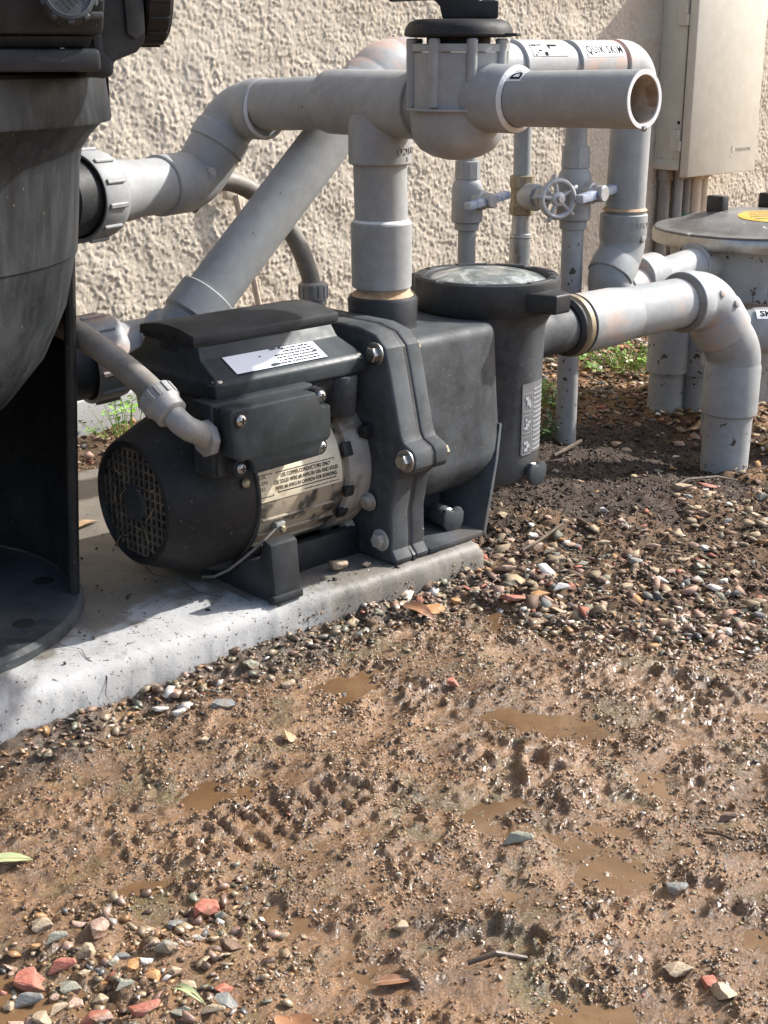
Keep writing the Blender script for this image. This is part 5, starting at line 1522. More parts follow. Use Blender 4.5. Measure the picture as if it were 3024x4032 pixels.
for i, (x, y, r_, mt, nm, lb) in enumerate(((1.572, 0.716, 0.0135, 'conduit', 'wall_conduit', 'dark grey conduit below the timer box, leftmost of the row'),
                                            (1.602, 0.700, 0.0115, 'fitting', 'wall_conduit', 'mid grey conduit below the timer box, second from the left'),
                                            (1.628, 0.695, 0.0105, 'conduit', 'wall_conduit', 'dark conduit with green lower sleeve below the timer box'),
                                            (1.655, 0.690, 0.0150, 'tan', 'wall_conduit', 'tan painted conduit below the timer box, second from the right'),
                                            (1.695, 0.700, 0.0150, 'tan', 'wall_conduit', 'tan painted conduit below the timer box, rightmost of the row'))):
    t = thing(nm, lb, 'conduit', (x, y, 0), 'conduits under the timer box')
    MB().cyl((x, y, -0.02), (x, y, ZB + 0.013), r_, None, 28).build('pipe', M[mt], t)
    MB().lathe([(ZB - 0.012, r_ * 1.05), (ZB - 0.010, r_ * 1.28), (ZB + 0.0128, r_ * 1.28)], (x, y, 0), (0, 0, 1), 24).build('connector', M[mt], t, smooth=30)
    if i == 2: MB().cyl((x, y, -0.02), (x, y, 0.228), r_ * 1.25, None, 28).build('sleeve', M['greenpaint'], t)
    if i == 4: MB().lathe([(0.18, r_ * 1.02), (0.26, r_ * 1.15), (0.262, r_ * 1.0)], (x, y, 0), (0, 0, 1), 24).build('coupling', M['tan'], t, smooth=30)
# ---------------------------------------------------------------- stones, mud crumbs, soil bits, leaves, weeds
# measured stones: x, y, width, height (m), rock colour
CORNER = [(-0.602, -0.445, 0.0204, 0.0166, 'red'), (-0.731, -0.43, 0.0225, 0.0123, 'red'), (-0.714, -0.437, 0.0185, 0.0134, 'red'), (-0.649, -0.533, 0.012, 0.009, 'red'), (-0.7, -0.515, 0.0186, 0.0117, 'red'), (-0.724, -0.491, 0.0206, 0.0157, 'red'), (-0.747, -0.447, 0.0209, 0.0149, 'grey'), (-0.716, -0.455, 0.0152, 0.0081, 'green'), (-0.723, -0.468, 0.011, 0.007, 'pink'), (-0.704, -0.415, 0.0147, 0.0105, 'green'), (-0.692, -0.435, 0.0136, 0.0115, 'tan'), (-0.678, -0.425, 0.016, 0.016, 'pink'), (-0.698, -0.39, 0.0161, 0.0108, 'tan'), (-0.679, -0.47, 0.0134, 0.0123, 'orange'), (-0.675, -0.49, 0.0122, 0.0081, 'orange'), (-0.654, -0.474, 0.0157, 0.0167, 'green'), (-0.663, -0.495, 0.0102, 0.0102, 'tan'), (-0.73, -0.454, 0.007, 0.008, 'pink'), (-0.709, -0.478, 0.01, 0.011, 'tan'), (-0.695, -0.485, 0.0121, 0.008, 'green'), (-0.736, -0.47, 0.0128, 0.0089, 'tan'), (-0.681, -0.531, 0.0157, 0.0059, 'green'), (-0.623, -0.45, 0.0076, 0.0119, 'pink'), (-0.619, -0.466, 0.0097, 0.0065, 'tan'), (-0.596, -0.46, 0.0099, 0.0099, 'green'), (-0.671, -0.475, 0.0082, 0.0072, 'white'), (-0.685, -0.456, 0.0062, 0.0083, 'green'), (-0.676, -0.454, 0.0104, 0.0042, 'grey'), (-0.68, -0.405, 0.0097, 0.0065, 'pink'), (-0.671, -0.547, 0.0166, 0.0068, 'tan'), (-0.761, -0.461, 0.0107, 0.0088, 'pink'), (-0.748, -0.473, 0.0127, 0.0068, 'tan'), (-0.655, -0.543, 0.0168, 0.0059, 'grey'), (-0.629, -0.477, 0.0085, 0.0064, 'white'), (-0.621, -0.484, 0.0064, 0.0053, 'tan'), (-0.641, -0.482, 0.0073, 0.0052, 'pink'), (-0.62, -0.5, 0.0157, 0.0073, 'brown'), (-0.628, -0.444, 0.0141, 0.0098, 'grey'), (-0.755, -0.442, 0.007, 0.007, 'tan'), (-0.715, -0.407, 0.0074, 0.0063, 'orange'), (-0.703, -0.45, 0.0082, 0.0051, 'tan'), (-0.718, -0.5, 0.0107, 0.0068, 'pink'), (-0.663, -0.514, 0.0121, 0.005, 'tan'), (-0.738, -0.412, 0.0051, 0.0051, 'pink')]
MUDSTONES = [(-0.381, -0.551, 0.0233, 0.0136, 'green'), (-0.514, -0.559, 0.0124, 0.0111, 'tan'), (-0.228, -0.641, 0.0167, 0.0104, 'brown'), (-0.207, -0.319, 0.0117, 0.0099, 'red'), (-0.442, -0.192, 0.012, 0.0103, 'white'), (-0.444, -0.165, 0.0147, 0.0078, 'white'), (-0.413, -0.746, 0.0138, 0.0122, 'red'), (-0.415, -0.726, 0.0186, 0.0093, 'tan'), (-0.419, -0.761, 0.0151, 0.0136, 'tan'), (-0.336, -0.667, 0.0153, 0.0136, 'grey'), (-0.323, -0.206, 0.0135, 0.0117, 'tan'), (-0.329, -0.159, 0.0166, 0.0138, 'green'), (-0.455, -0.248, 0.0124, 0.0115, 'tan'), (-0.401, -0.2, 0.0261, 0.0113, 'grey'), (-0.093, -0.175, 0.0306, 0.0153, 'orange')]
BAND = [(0.123, -0.134, 0.0273, 0.0273, 'pink'), (0.215, -0.173, 0.0203, 0.0127, 'tan'), (0.126, -0.181, 0.0122, 0.0122, 'tan'), (0.128, -0.195, 0.0121, 0.0146, 'brown'), (0.151, -0.197, 0.0196, 0.0086, 'green'), (0.185, -0.245, 0.017, 0.0146, 'grey'), (0.162, -0.262, 0.0108, 0.012, 'tan'), (0.18, -0.039, 0.0158, 0.0132, 'tan'), (0.157, -0.303, 0.0164, 0.0094, 'white'), (0.225, -0.308, 0.012, 0.012, 'green'), (-0.01, -0.223, 0.0271, 0.0136, 'red'), (0.028, -0.232, 0.0206, 0.0092, 'orange'), (0.047, -0.245, 0.0184, 0.0138, 'white'), (0.107, -0.311, 0.0206, 0.0091, 'orange'), (0.293, -0.273, 0.0175, 0.0075, 'white'), (0.412, -0.169, 0.0136, 0.0136, 'tan'), (0.409, 0.062, 0.0104, 0.0104, 'white'), (0.32, -0.096, 0.0108, 0.0108, 'white'), (0.496, -0.097, 0.0259, 0.0173, 'tan'), (0.548, -0.106, 0.0263, 0.0117, 'red'), (0.503, -0.131, 0.0114, 0.0071, 'white'), (0.517, -0.191, 0.0168, 0.014, 'tan'), (0.56, -0.191, 0.0171, 0.0114, 'green'), (0.491, -0.15, 0.0141, 0.0113, 'tan'), (0.053, -0.155, 0.0263, 0.0144, 'pink'), (0.08, -0.091, 0.0099, 0.0099, 'pink'), (0.131, -0.157, 0.0148, 0.0123, 'tan'), (0.15, -0.113, 0.0152, 0.0101, 'white'), (0.07, -0.175, 0.0084, 0.0096, 'white'), (0.196, -0.287, 0.0144, 0.0096, 'pink'), (0.242, -0.349, 0.0143, 0.0095, 'tan'), (-0.049, -0.17, 0.0137, 0.0091, 'orange'), (-0.039, -0.191, 0.0113, 0.0091, 'tan'), (0.232, -0.282, 0.0146, 0.0073, 'tan'), (0.628, 0.094, 0.0192, 0.0112, 'tan'), (0.598, 0.014, 0.0217, 0.0093, 'green'), (0.703, 0.055, 0.0129, 0.0049, 'white'), (0.234, -0.1, 0.0105, 0.0066, 'tan'), (0.308, -0.229, 0.0077, 0.0064, 'white'), (0.391, -0.241, 0.0132, 0.0092, 'grey'), (0.44, -0.265, 0.0106, 0.008, 'white'), (0.455, -0.138, 0.014, 0.0084, 'grey'), (0.443, -0.248, 0.0134, 0.0107, 'tan'), (0.397, -0.203, 0.0161, 0.0094, 'brown')]
LAB_CORNER = ['large brick-red stone alone on the mud above the corner gravel', 'brick-red stone at the left, touching a paler red one', 'pale red stone right beside a darker brick-red stone', 'small vivid red stone right of the corner gravel', 'wedge-shaped red stone at the bottom edge of the picture', 'broad reddish brown stone at the bottom edge', 'big dark grey stone at the left edge of the corner gravel', 'flat grey-green stone under the pale red stone', 'small smooth purplish pebble above the broad reddish brown stone', 'grey-green stone just above the pale red stone', 'tan stone just below the lumpy pale pink stone', 'lumpy pale pink stone near the top of the corner gravel', 'ochre tan stone at upper left of the corner gravel', 'rough orange-brown stone in the middle of the corner gravel', 'smooth orange pebble right of the rough orange-brown one', 'tall mottled grey-green stone right of the corner gravel', 'pale tan angular stone below the mottled grey-green one', 'pinkish stone just left of the flat grey-green stone', 'tan stone just above the broad reddish brown stone', 'grey-green stone just below the rough orange-brown stone', 'tan stone just left of the purplish pebble', 'grey-green stone just right of the wedge-shaped red stone', 'pinkish stone just left of the large brick-red stone', 'tan stone just below the large brick-red stone', 'grey-green stone just right of the large brick-red stone', 'white stone just right of the rough orange-brown stone', 'grey-green stone just left of the rough orange-brown stone', 'dark grey stone just above the rough orange-brown stone', 'pinkish stone just left of the lumpy pale pink stone', 'tan stone just left of the flat dark grey stone', 'pinkish stone just below the big dark grey stone', 'tan stone just below the big dark grey stone', 'flat dark grey stone under the small vivid red stone', 'white stone just right of the mottled grey-green stone', 'small tan stone just below the large brick-red stone', 'pinkish stone just right of the mottled grey-green stone', 'dark brown stone just above the small vivid red stone', 'dark grey stone just left of the large brick-red stone', 'tan stone just left of the big dark grey stone', 'orange-brown stone just below the ochre tan stone', 'tan stone just right of the flat grey-green stone', 'pinkish stone just right of the broad reddish brown stone', 'tan stone just right of the pale tan angular stone', 'pinkish stone just left of the left-hand brick-red stone']
LAB_MUD = ['flat pale grey-green stone lying alone on the wet mud', 'round tan stone half sunk in mud near the bottom centre', 'dark brown clod-like stone near the right edge of the mud', 'small red stone on the mud below the pump', 'white pebble by the pad edge, right one of a pair', 'long white pebble by the pad edge, left one of a pair', 'salmon red stone in the mud at bottom right', 'pale tan stone beside the salmon red one', 'tan stone just below the salmon red one', 'dark grey stone standing in the right-hand puddle', 'small tan stone in the gravel below the motor', 'grey-green stone in the gravel just below the pad edge', 'little tan stone on mud near the white pebbles', 'dark grey stone in gravel between pad and mud', 'ochre flat stone under the pump foot']
LAB_BAND = ['large pinkish tan stone beside the pad corner', 'tan stone just above the flat grey-green stone', 'tan stone just left of the flat grey-green stone', 'dark brown stone just left of the flat grey-green stone', 'flat grey-green stone in the gravel right of the pad corner', 'dark grey rounded stone in the gravel band', 'tan stone just below the dark grey rounded stone', 'tan stone just above the large pinkish pad-corner stone', 'white stone just right of the dark grey rounded stone', 'grey-green stone just below the bright white flat stone', 'long pinkish red stone in the wet gravel band', 'orange-brown stone just right of the long pinkish red stone', 'white stone just below the flat grey-green stone', 'orange-brown stone just below the dark grey rounded stone', 'bright white flat stone in the gravel below the suction riser', 'tan stone just below the squarish white stone', 'white pebble on dark soil below the thin upright', 'white pebble on dark soil below the pump drain plug', 'broad tan stone in front of the suction riser', 'red stone at the foot of the suction riser', 'small squarish white stone before the suction riser', 'tan stone just right of the squarish white stone', 'grey-green stone just right of the red stone by the suction riser', 'small tan stone just right of the squarish white stone', 'pinkish stone just above the long pinkish red stone', 'pinkish stone just left of the large pinkish pad-corner stone', 'tan stone just right of the large pinkish pad-corner stone', 'white stone just above the large pinkish pad-corner stone', 'white stone just below the large pinkish pad-corner stone', 'pinkish stone just right of the dark grey rounded stone', 'tan stone just right of the bright white flat stone', 'orange-brown stone just left of the long pinkish red stone', 'tan stone just left of the long pinkish red stone', 'tan stone just left of the bright white flat stone', 'tan stone some way left of the broad tan stone', 'grey-green stone just above the broad tan stone', 'white stone just above the broad tan stone', 'small tan stone just above the flat grey-green stone', 'white stone just left of the bright white flat stone', 'dark grey stone just above the bright white flat stone', 'white stone some way right of the bright white flat stone', 'dark grey stone just below the broad tan stone', 'small tan stone just right of the bright white flat stone', 'dark brown stone just below the squarish white stone']


def rock_mesh(seed, npts=15, flat=0.7, blocky=0.35):
    rg = random.Random(seed)
    bm = bmesh.new()
    for i in range(npts):
        v = Vector((rg.gauss(0, 1), rg.gauss(0, 1), rg.gauss(0, 1))).normalized()
        m = max(abs(v.x), abs(v.y), abs(v.z))
        v = v.lerp(v / m, blocky) * rg.uniform(0.86, 1.0)
        v.z *= flat
        bm.verts.new(v * 0.5)
    bmesh.ops.convex_hull(bm, input=list(bm.verts))
    for v in [v for v in bm.verts if not v.link_faces]: bm.verts.remove(v)
    bmesh.ops.triangulate(bm, faces=list(bm.faces))
    me = bpy.data.meshes.new('rock')
    bm.to_mesh(me)
    V = np.array([v.co[:] for v in bm.verts]); F = np.array([[q.index for q in f.verts] for f in bm.faces])
    bm.free()
    return me, V, F


def fine_rock(seed, flat=0.72):
    """larger rock: broken faces, worn edges, uneven skin"""
    rg = np.random.default_rng(seed)
    me, V, F = rock_mesh(seed, 11, flat, 0.45)
    bm = bmesh.new(); bm.from_mesh(me)
    bmesh.ops.bevel(bm, geom=list(bm.edges), offset=0.045, segments=1, affect='EDGES', clamp_overlap=True)
    bmesh.ops.triangulate(bm, faces=list(bm.faces))
    bmesh.ops.subdivide_edges(bm, edges=[e for e in bm.edges if e.calc_length() > 0.20], cuts=1, use_grid_fill=True)
    bmesh.ops.triangulate(bm, faces=list(bm.faces))
    k = rg.normal(0, 6.0, (5, 3)); ph = rg.uniform(0, 6.28, 5)
    for v in bm.verts:
        d = sum(math.sin(float(np.dot(k[i], v.co)) + ph[i]) for i in range(5))
        v.co *= 1 + 0.035 * d
        v.co += Vector(rg.normal(0, 0.010, 3))
    bm.to_mesh(me); bm.free()
    me.polygons.foreach_set('use_smooth', np.ones(len(me.polygons), dtype=bool))
    me.set_sharp_from_angle(angle=R(28))
    return me


ROCKS = [rock_mesh(100 + i, 9 + i % 4, 0.75, 0.15) for i in range(14)]
FINE = [fine_rock(300 + i, 0.6 + 0.05 * (i % 4)) for i in range(8)]
STC = {k: M['st_' + k] for k in ('red', 'pink', 'tan', 'orange', 'grey', 'green', 'white', 'brown')}
NAMES = {'red': 'red', 'pink': 'pinkish', 'tan': 'tan', 'orange': 'orange-brown', 'grey': 'dark grey', 'green': 'grey-green', 'white': 'white', 'brown': 'dark brown'}
_rc = {}


def rock_data(kind, idx, mats):
    key = (kind, idx, mats)
    if key not in _rc:
        src = FINE[idx] if kind == 'fine' else ROCKS[idx][0]
        me = src.copy()
        me.materials.clear(); me.materials.append(STC[mats])
        _rc[key] = me
    return _rc[key]


def put_stone(name, x, y, w, h, colr, kind, label, group, sink=0.30):
    i = random.randrange(8)
    o = bpy.data.objects.new(name, rock_data(kind, i, colr))
    COL.objects.link(o)
    dep = (w + h) * 0.5 * random.uniform(0.8, 1.0)
    zz = float(ground_z(x, y)[0])
    hh = max(h * 1.05, w * 0.45)
    o.scale = (w * 1.05, dep, hh)
    o.rotation_euler = (random.uniform(-0.25, 0.25), random.uniform(-0.25, 0.25), R(-43.7) + random.uniform(-0.4, 0.4))
    o.location = (x, y, max(zz, WATER_Z if y < -0.22 else -1) + 0.33 * hh * (1 - 1.7 * sink))
    tag(o, label, 'stone', group)
    return o


for lst, labs, grp, sink in ((CORNER, LAB_CORNER, 'wet gravel in the near left corner', 0.22), (MUDSTONES, LAB_MUD, 'stones scattered on the mud', 0.26), (BAND, LAB_BAND, 'gravel right of the pump', 0.18)):
    for (x, y, w, h, c), lb in zip(lst, labs):
        put_stone('stone', x, y, w * 1.25, h * 1.2, c, 'fine', lb, grp, sink)

PAL = [('tan', 0.30), ('pink', 0.17), ('green', 0.09), ('brown', 0.22), ('grey', 0.06), ('white', 0.05), ('orange', 0.08), ('red', 0.03)]
PK = [k for k, _ in PAL]; PWT = np.array([w for _, w in PAL]); PWT = PWT / PWT.sum()
# ---- the uncountable rest, each kind one object
TINT = {'tan': (0.36, 0.28, 0.18), 'pink': (0.42, 0.28, 0.21), 'green': (0.23, 0.225, 0.165), 'brown': (0.17, 0.105, 0.068), 'grey': (0.17, 0.17, 0.16), 'white': (0.64, 0.61, 0.55), 'orange': (0.42, 0.24, 0.11), 'red': (0.40, 0.15, 0.1)}


def mass(name, pos, size, aniso, palette, mat, label, shapes, tilt=0.6, rest=0.3):
    """many small solid pieces as one mesh; pos (n,3), size (n,), aniso (n,3) relative axes"""
    n = len(pos)
    Vs, Fs, Cs = [], [], []
    off = 0
    which = RNG.integers(0, len(shapes), n)
    for s in range(len(shapes)):
        V, F = shapes[s]
        idx = np.nonzero(which == s)[0]
        if not len(idx): continue
        k = len(idx)
        a = RNG.uniform(0, 2 * np.pi, k); b = RNG.uniform(-tilt, tilt, k); c = RNG.uniform(-tilt, tilt, k)
        ca, sa = np.cos(a), np.sin(a)
        L = V[None] * aniso[idx][:, None, :] * size[idx][:, None, None]
        x, y, z = L[..., 0], L[..., 1], L[..., 2]
        cb, sb = np.cos(b)[:, None], np.sin(b)[:, None]
        y, z = y * cb - z * sb, y * sb + z * cb
        cc, sc = np.cos(c)[:, None], np.sin(c)[:, None]
        x, z = x * cc + z * sc, -x * sc + z * cc
        x, y = x * ca[:, None] - y * sa[:, None], x * sa[:, None] + y * ca[:, None]
        z = z + (size[idx] * aniso[idx, 2] * rest)[:, None]
        Pp = np.stack([x, y, z], -1) + pos[idx][:, None, :]
        Vs.append(Pp.reshape(-1, 3))
        Fs.append((F[None] + (off + np.arange(k) * len(V))[:, None, None]).reshape(-1, 3))
        Cs.append(np.repeat(palette[idx], len(V), axis=0))
        off += k * len(V)
    V = np.concatenate(Vs); F = np.concatenate(Fs); Cc = np.concatenate(Cs)
    me = bpy.data.meshes.new(name)
    me.vertices.add(len(V)); me.vertices.foreach_set('co', V.astype(np.float32).ravel())
    me.loops.add(F.size); me.loops.foreach_set('vertex_index', F.astype(np.int32).ravel())
    me.polygons.add(len(F)); me.polygons.foreach_set('loop_start', np.arange(0, F.size, 3, dtype=np.int32))
    me.update(calc_edges=True)
    at = me.attributes.new('tint', 'FLOAT_COLOR', 'POINT')
    at.data.foreach_set('color', np.concatenate([Cc, np.ones((len(Cc), 1))], 1).astype(np.float32).ravel())
    me.materials.append(mat)
    o = link_mesh(name, me)
    tag(o, label, None, None, 'stuff')
    return o


def tints(n, keys=None, jitter=0.25):
    ks = RNG.choice(len(PK), n, p=PWT)
    base = np.array([TINT[PK[k]] for k in ks])
    return np.clip(base * RNG.uniform(1 - jitter, 1 + jitter, (n, 1)), 0.01, 0.9)


HULLS = [(V, F) for _, V, F in ROCKS]
_big = np.array([(s[0], s[1], max(s[2], s[3]) * 0.50) for s in CORNER + MUDSTONES + BAND])
BIGX, BIGY, BIGR = _big[:, 0], _big[:, 1], _big[:, 2]
octa = []
for s in range(6):
    rg = np.random.default_rng(900 + s)
    V = np.array([[1, 0, 0], [-1, 0, 0], [0, 1, 0], [0, -1, 0], [0, 0, 1], [0, 0, -1]], float) * 0.5
    V = V * rg.uniform(0.65, 1.15, (6, 1)) + rg.normal(0, 0.09, (6, 3))
    F = np.array([[0, 2, 4], [2, 1, 4], [1, 3, 4], [3, 0, 4], [2, 0, 5], [1, 2, 5], [3, 1, 5], [0, 3, 5]])
    octa.append((V, F))


def field_points(n, x0, x1, y0, y1, dens):
    """rejection sampling of ground points by a density function in 0..1"""
    out = []
    got = 0
    while got < n:
        x = RNG.uniform(x0, x1, n * 2); y = RNG.uniform(y0, y1, n * 2)
        f = ground_fields(x, y)
        keep = RNG.uniform(0, 1, len(x)) < dens(x, y, f)
        keep &= ~((x < 0.042) & (y > -0.13) & (y < 0.46))
        keep &= np.min((x[:, None] - BIGX) ** 2 + (y[:, None] - BIGY) ** 2 - BIGR ** 2, axis=1) > 0
        q = np.stack([x, y, f[0]], 1)[keep]
        out.append(q); got += len(q)
    return np.concatenate(out)[:n]


def an(n, lo=0.55, hi=1.0, zlo=0.4, zhi=0.8):
    return np.stack([np.ones(n), RNG.uniform(lo, hi, n), RNG.uniform(zlo, zhi, n)], 1)


# dry gravel behind and right
n = 7500
p = field_points(n, -0.2, 1.5, -0.45, 0.72, lambda x, y, f: np.clip((1 - f[3]) * (0.95 - 0.93 * f[1]), 0, 1))
mass('gravel', p, np.minimum(RNG.gamma(3.0, 0.0034, n) + 0.004, 0.024), an(n, 0.5, 0.95, 0.3, 0.6), tints(n), M['gravel_mix'], 'loose mixed tan and pink gravel behind the pump and along the wall', HULLS, 0.45)
# gravel band right of the pump, soil showing between
n = 260
p = field_points(n, -0.1, 0.62, -0.5, 0.02, lambda x, y, f: np.clip(smooth(-0.02, 0.04, f[5]) * smooth(0.26, 0.12, f[5]), 0, 1))
mass('band_stones', p, np.minimum(RNG.gamma(5, 0.0034, n) + 0.006, 0.036), an(n, 0.4, 0.9, 0.2, 0.5), tints(n) * 0.88, M['gravel_mix'], 'flat angular gravel lying close together right of the pump', HULLS, 0.7, 0.12)
n = 1500
p = field_points(n, -0.1, 0.6, -0.5, 0.0, lambda x, y, f: np.clip(smooth(-0.02, 0.05, f[5]) * smooth(0.30, 0.16, f[5]), 0, 1))
mass('band_gravel', p, np.minimum(RNG.gamma(1.8, 0.0022, n) + 0.0025, 0.013), an(n, 0.5, 0.95, 0.25, 0.55), tints(n) * 0.8, M['gravel_mix'], 'smaller gravel between the stones right of the pump', HULLS, 0.5)
# wet gravel where stones meet mud
n = 260
p = field_points(n, -0.56, 0.25, -0.5, -0.13, lambda x, y, f: np.exp(-(f[5] / 0.045) ** 2) * 0.9 + 0.6 * smooth(-0.21, -0.16, y) * (x < 0))
mass('wet_stones', p, RNG.uniform(0.009, 0.020, n), an(n, 0.5, 0.95, 0.35, 0.6), tints(n) * 0.85, M['gravel_wet'], 'wet angular stones along the pad edge and mud margin', HULLS, 0.5, 0.28)
n = 1500
p = field_points(n, -0.6, 0.3, -0.5, -0.13, lambda x, y, f: np.exp(-(f[5] / 0.05) ** 2) * 0.9 + 0.5 * smooth(-0.22, -0.16, y) * (x < 0))
mass('wet_gravel', p, np.minimum(RNG.gamma(2.0, 0.0022, n) + 0.0025, 0.012), an(n, 0.5, 0.95, 0.3, 0.6), tints(n) * 0.8, M['gravel_wet'], 'small wet gravel along the pad and mud margin', HULLS, 0.5)
# corner gravel filler
n = 420
p = field_points(n, -0.85, -0.48, -0.66, -0.30, lambda x, y, f: smooth(0.14, 0.05, np.hypot((x + 0.70) / 1.3, (y + 0.475) / 0.85)))
mass('corner_gravel', p, np.minimum(RNG.gamma(2.2, 0.0028, n) + 0.003, 0.014), an(n, 0.5, 0.95, 0.4, 0.7), tints(n) * 0.9, M['gravel_wet'], 'small wet gravel filling the near left corner', HULLS, 0.5)
# mud crumbs
mudpal = np.array([(0.27, 0.152, 0.07), (0.35, 0.212, 0.108), (0.205, 0.112, 0.05), (0.10, 0.062, 0.036), (0.44, 0.32, 0.205), (0.035, 0.027, 0.022)])
n = 52000
p = field_points(n, -0.82, 0.2, -0.82, -0.15, lambda x, y, f: f[3] * np.clip(0.3 + 0.5 * gt[0.034](x, y) + 0.4 * gt[0.016](x, y) + 0.5 * gt[0.07](x + 0.3, y), 0.03, 1) * (1 - 0.80 * f[4]))
ci = RNG.choice(6, n, p=[0.25, 0.21, 0.20, 0.12, 0.10, 0.12])
mass('mud_crumbs', p, np.minimum(RNG.gamma(1.5, 0.0009, n) + 0.0010, 0.008), an(n, 0.6, 1.0, 0.5, 0.95), mudpal[ci] * RNG.uniform(0.8, 1.2, (n, 1)), M['crumb'], 'wet crumbs of brown mud and grit', octa, 0.8, 0.12)
# grit sprinkled in mud
n = 8500
p = field_points(n, -0.82, 0.2, -0.82, -0.15, lambda x, y, f: f[3] * (1 - 0.6 * f[4]))
mass('mud_grit', p, np.minimum(RNG.gamma(1.3, 0.0011, n) + 0.0014, 0.010), an(n, 0.5, 1, 0.3, 0.6), tints(n) * 0.9, M['gravel_wet'], 'pale and dark grit pressed into the mud', HULLS)
# soil and bark bits
barkpal = np.array([(0.030, 0.020, 0.014), (0.055, 0.036, 0.024), (0.085, 0.056, 0.037), (0.15, 0.105, 0.07), (0.27, 0.2, 0.13)])
n = 38000
p = field_points(n, -0.55, 1.35, -0.40, 0.6, lambda x, y, f: np.clip(f[1] + 0.8 * smooth(-0.03, 0.05, f[5]), 0, 1))
ci = RNG.choice(5, n, p=[0.24, 0.30, 0.24, 0.15, 0.07])
a_ = np.stack([np.ones(n) * RNG.uniform(0.9, 1.7, n), RNG.uniform(0.3, 0.7, n), RNG.uniform(0.25, 0.6, n)], 1)
mass('soil_bits', p, np.minimum(RNG.gamma(2.0, 0.0016, n) + 0.0016, 0.013), a_, barkpal[ci] * RNG.uniform(0.8, 1.2, (n, 1)), M['chips'], 'dark crumbly soil with bark bits around the pump end', octa, 0.9, 0.35)
# crumbs blown onto the slab
n = 420
xs = RNG.uniform(-0.5, 0.03, n); ys = RNG.uniform(-0.10, 0.33, n)
keep = (RNG.uniform(0, 1, n) < np.clip(0.25 + 0.8 * gt[0.07](xs, ys), 0.05, 1)) & (np.hypot(xs - FX, ys - FY) > 0.21)
xs, ys = xs[keep], ys[keep]; n = len(xs)
p = np.stack([xs, ys, np.full(n, PAD_Z + 0.0006)], 1)
mass('slab_crumbs', p, RNG.gamma(2.0, 0.0013, n) + 0.0012, an(n, 0.5, 1, 0.4, 0.7), barkpal[RNG.choice(3, n)], M['chips'], 'dark soil crumbs scattered over the concrete slab', octa, 0.8, 0.3)
# splashed grit stuck on the pad edge
n = 700
xs = RNG.uniform(-0.26, 0.028, n)
t = RNG.uniform(0, 1, n)
ys = front_y(xs) + np.interp(t, [0, 0.5, 0.75, 1], [-0.0095, -0.004, 0.004, 0.02]); zs = np.interp(t, [0, 0.5, 0.75, 1], [0.0, 0.026, 0.0365, 0.040])
p = np.stack([xs, ys, zs], 1)
mass('splashed_grit', p, RNG.gamma(2.0, 0.0009, n) + 0.001, an(n), np.concatenate([barkpal[:3], mudpal[:3]])[RNG.choice(6, n)], M['crumb'], 'mud grit splashed on the wet pad edge', octa, 1.0, 0.2)

# ---- stones lying on the slab under the pump
for x, y, w, h, c, lb in ((-0.15, -0.088, 0.024, 0.022, 'tan', 'tan stone on the slab under the motor'), (-0.118, -0.10, 0.012, 0.011, 'pink', 'small pinkish stone on the slab beside the pump flange')):
    o = put_stone('stone', x, y, w, h, c, 'fine', lb, None)
    o.location.z = PAD_Z + h * 0.38


# ---- leaves and twigs
def leaf_mesh(name, L_, W_, mat, curl=0.25, arch=0.1, nseg=10):
    m = MB()
    top, bot = [], []
    for i in range(nseg + 1):
        t = i / nseg
        w = W_ * 0.5 * (math.sin(math.pi * min(1, t ** 0.8)) ** 0.8 if 0 < t < 1 else 0.02)
        x = (t - 0.5) * L_
        z = arch * L_ * math.sin(math.pi * t)
        for j in range(5):
            s = (j - 2) / 2
            top.append((x, w * s, z + curl * abs(s) ** 1.5 * w + random.uniform(-1, 1) * 0.015 * W_))
    fs = []
    for i in range(nseg):
        for j in range(4):
            a = i * 5 + j
            fs.append((a, a + 5, a + 6, a + 1))
    bot = [(x, y, z - 0.0004) for x, y, z in top]
    n0 = len(top)
    m.add(top + bot, fs + [tuple(i + n0 for i in reversed(f)) for f in fs])
    me = bpy.data.meshes.new(name)
    me.from_pydata(m.v, [], m.f)
    finish(me, mat, 60)
    return me


def fallen(name, label, x, y, L_, W_, rz, mat, curl=0.25, arch=0.1, tilt=(0, 0), z=None):
    me = leaf_mesh(name, L_, W_, mat, curl, arch)
    o = link_mesh(name, me, None, (x, y, (float(ground_z(x, y)[0]) if z is None else z) + 0.004))
    o.rotation_euler = (tilt[0], tilt[1], rz)
    tag(o, label, 'leaf')
    rib = MB().tube([(-L_ * 0.5, 0, 0.0006), (-L_ * 0.2, 0, arch * L_ * 0.85), (L_ * 0.2, 0, arch * L_ * 0.85 + 0.0002), (L_ * 0.48, 0, 0.0008)], [0.0006, 0.0005, 0.0004, 0.0002], 6)
    me2 = bpy.data.meshes.new('midrib'); me2.from_pydata(rib.v, [], rib.f); finish(me2, M['leaf_tan'], 60)
    r_ = bpy.data.objects.new('midrib', me2); COL.objects.link(r_); r_.parent = o
    return o


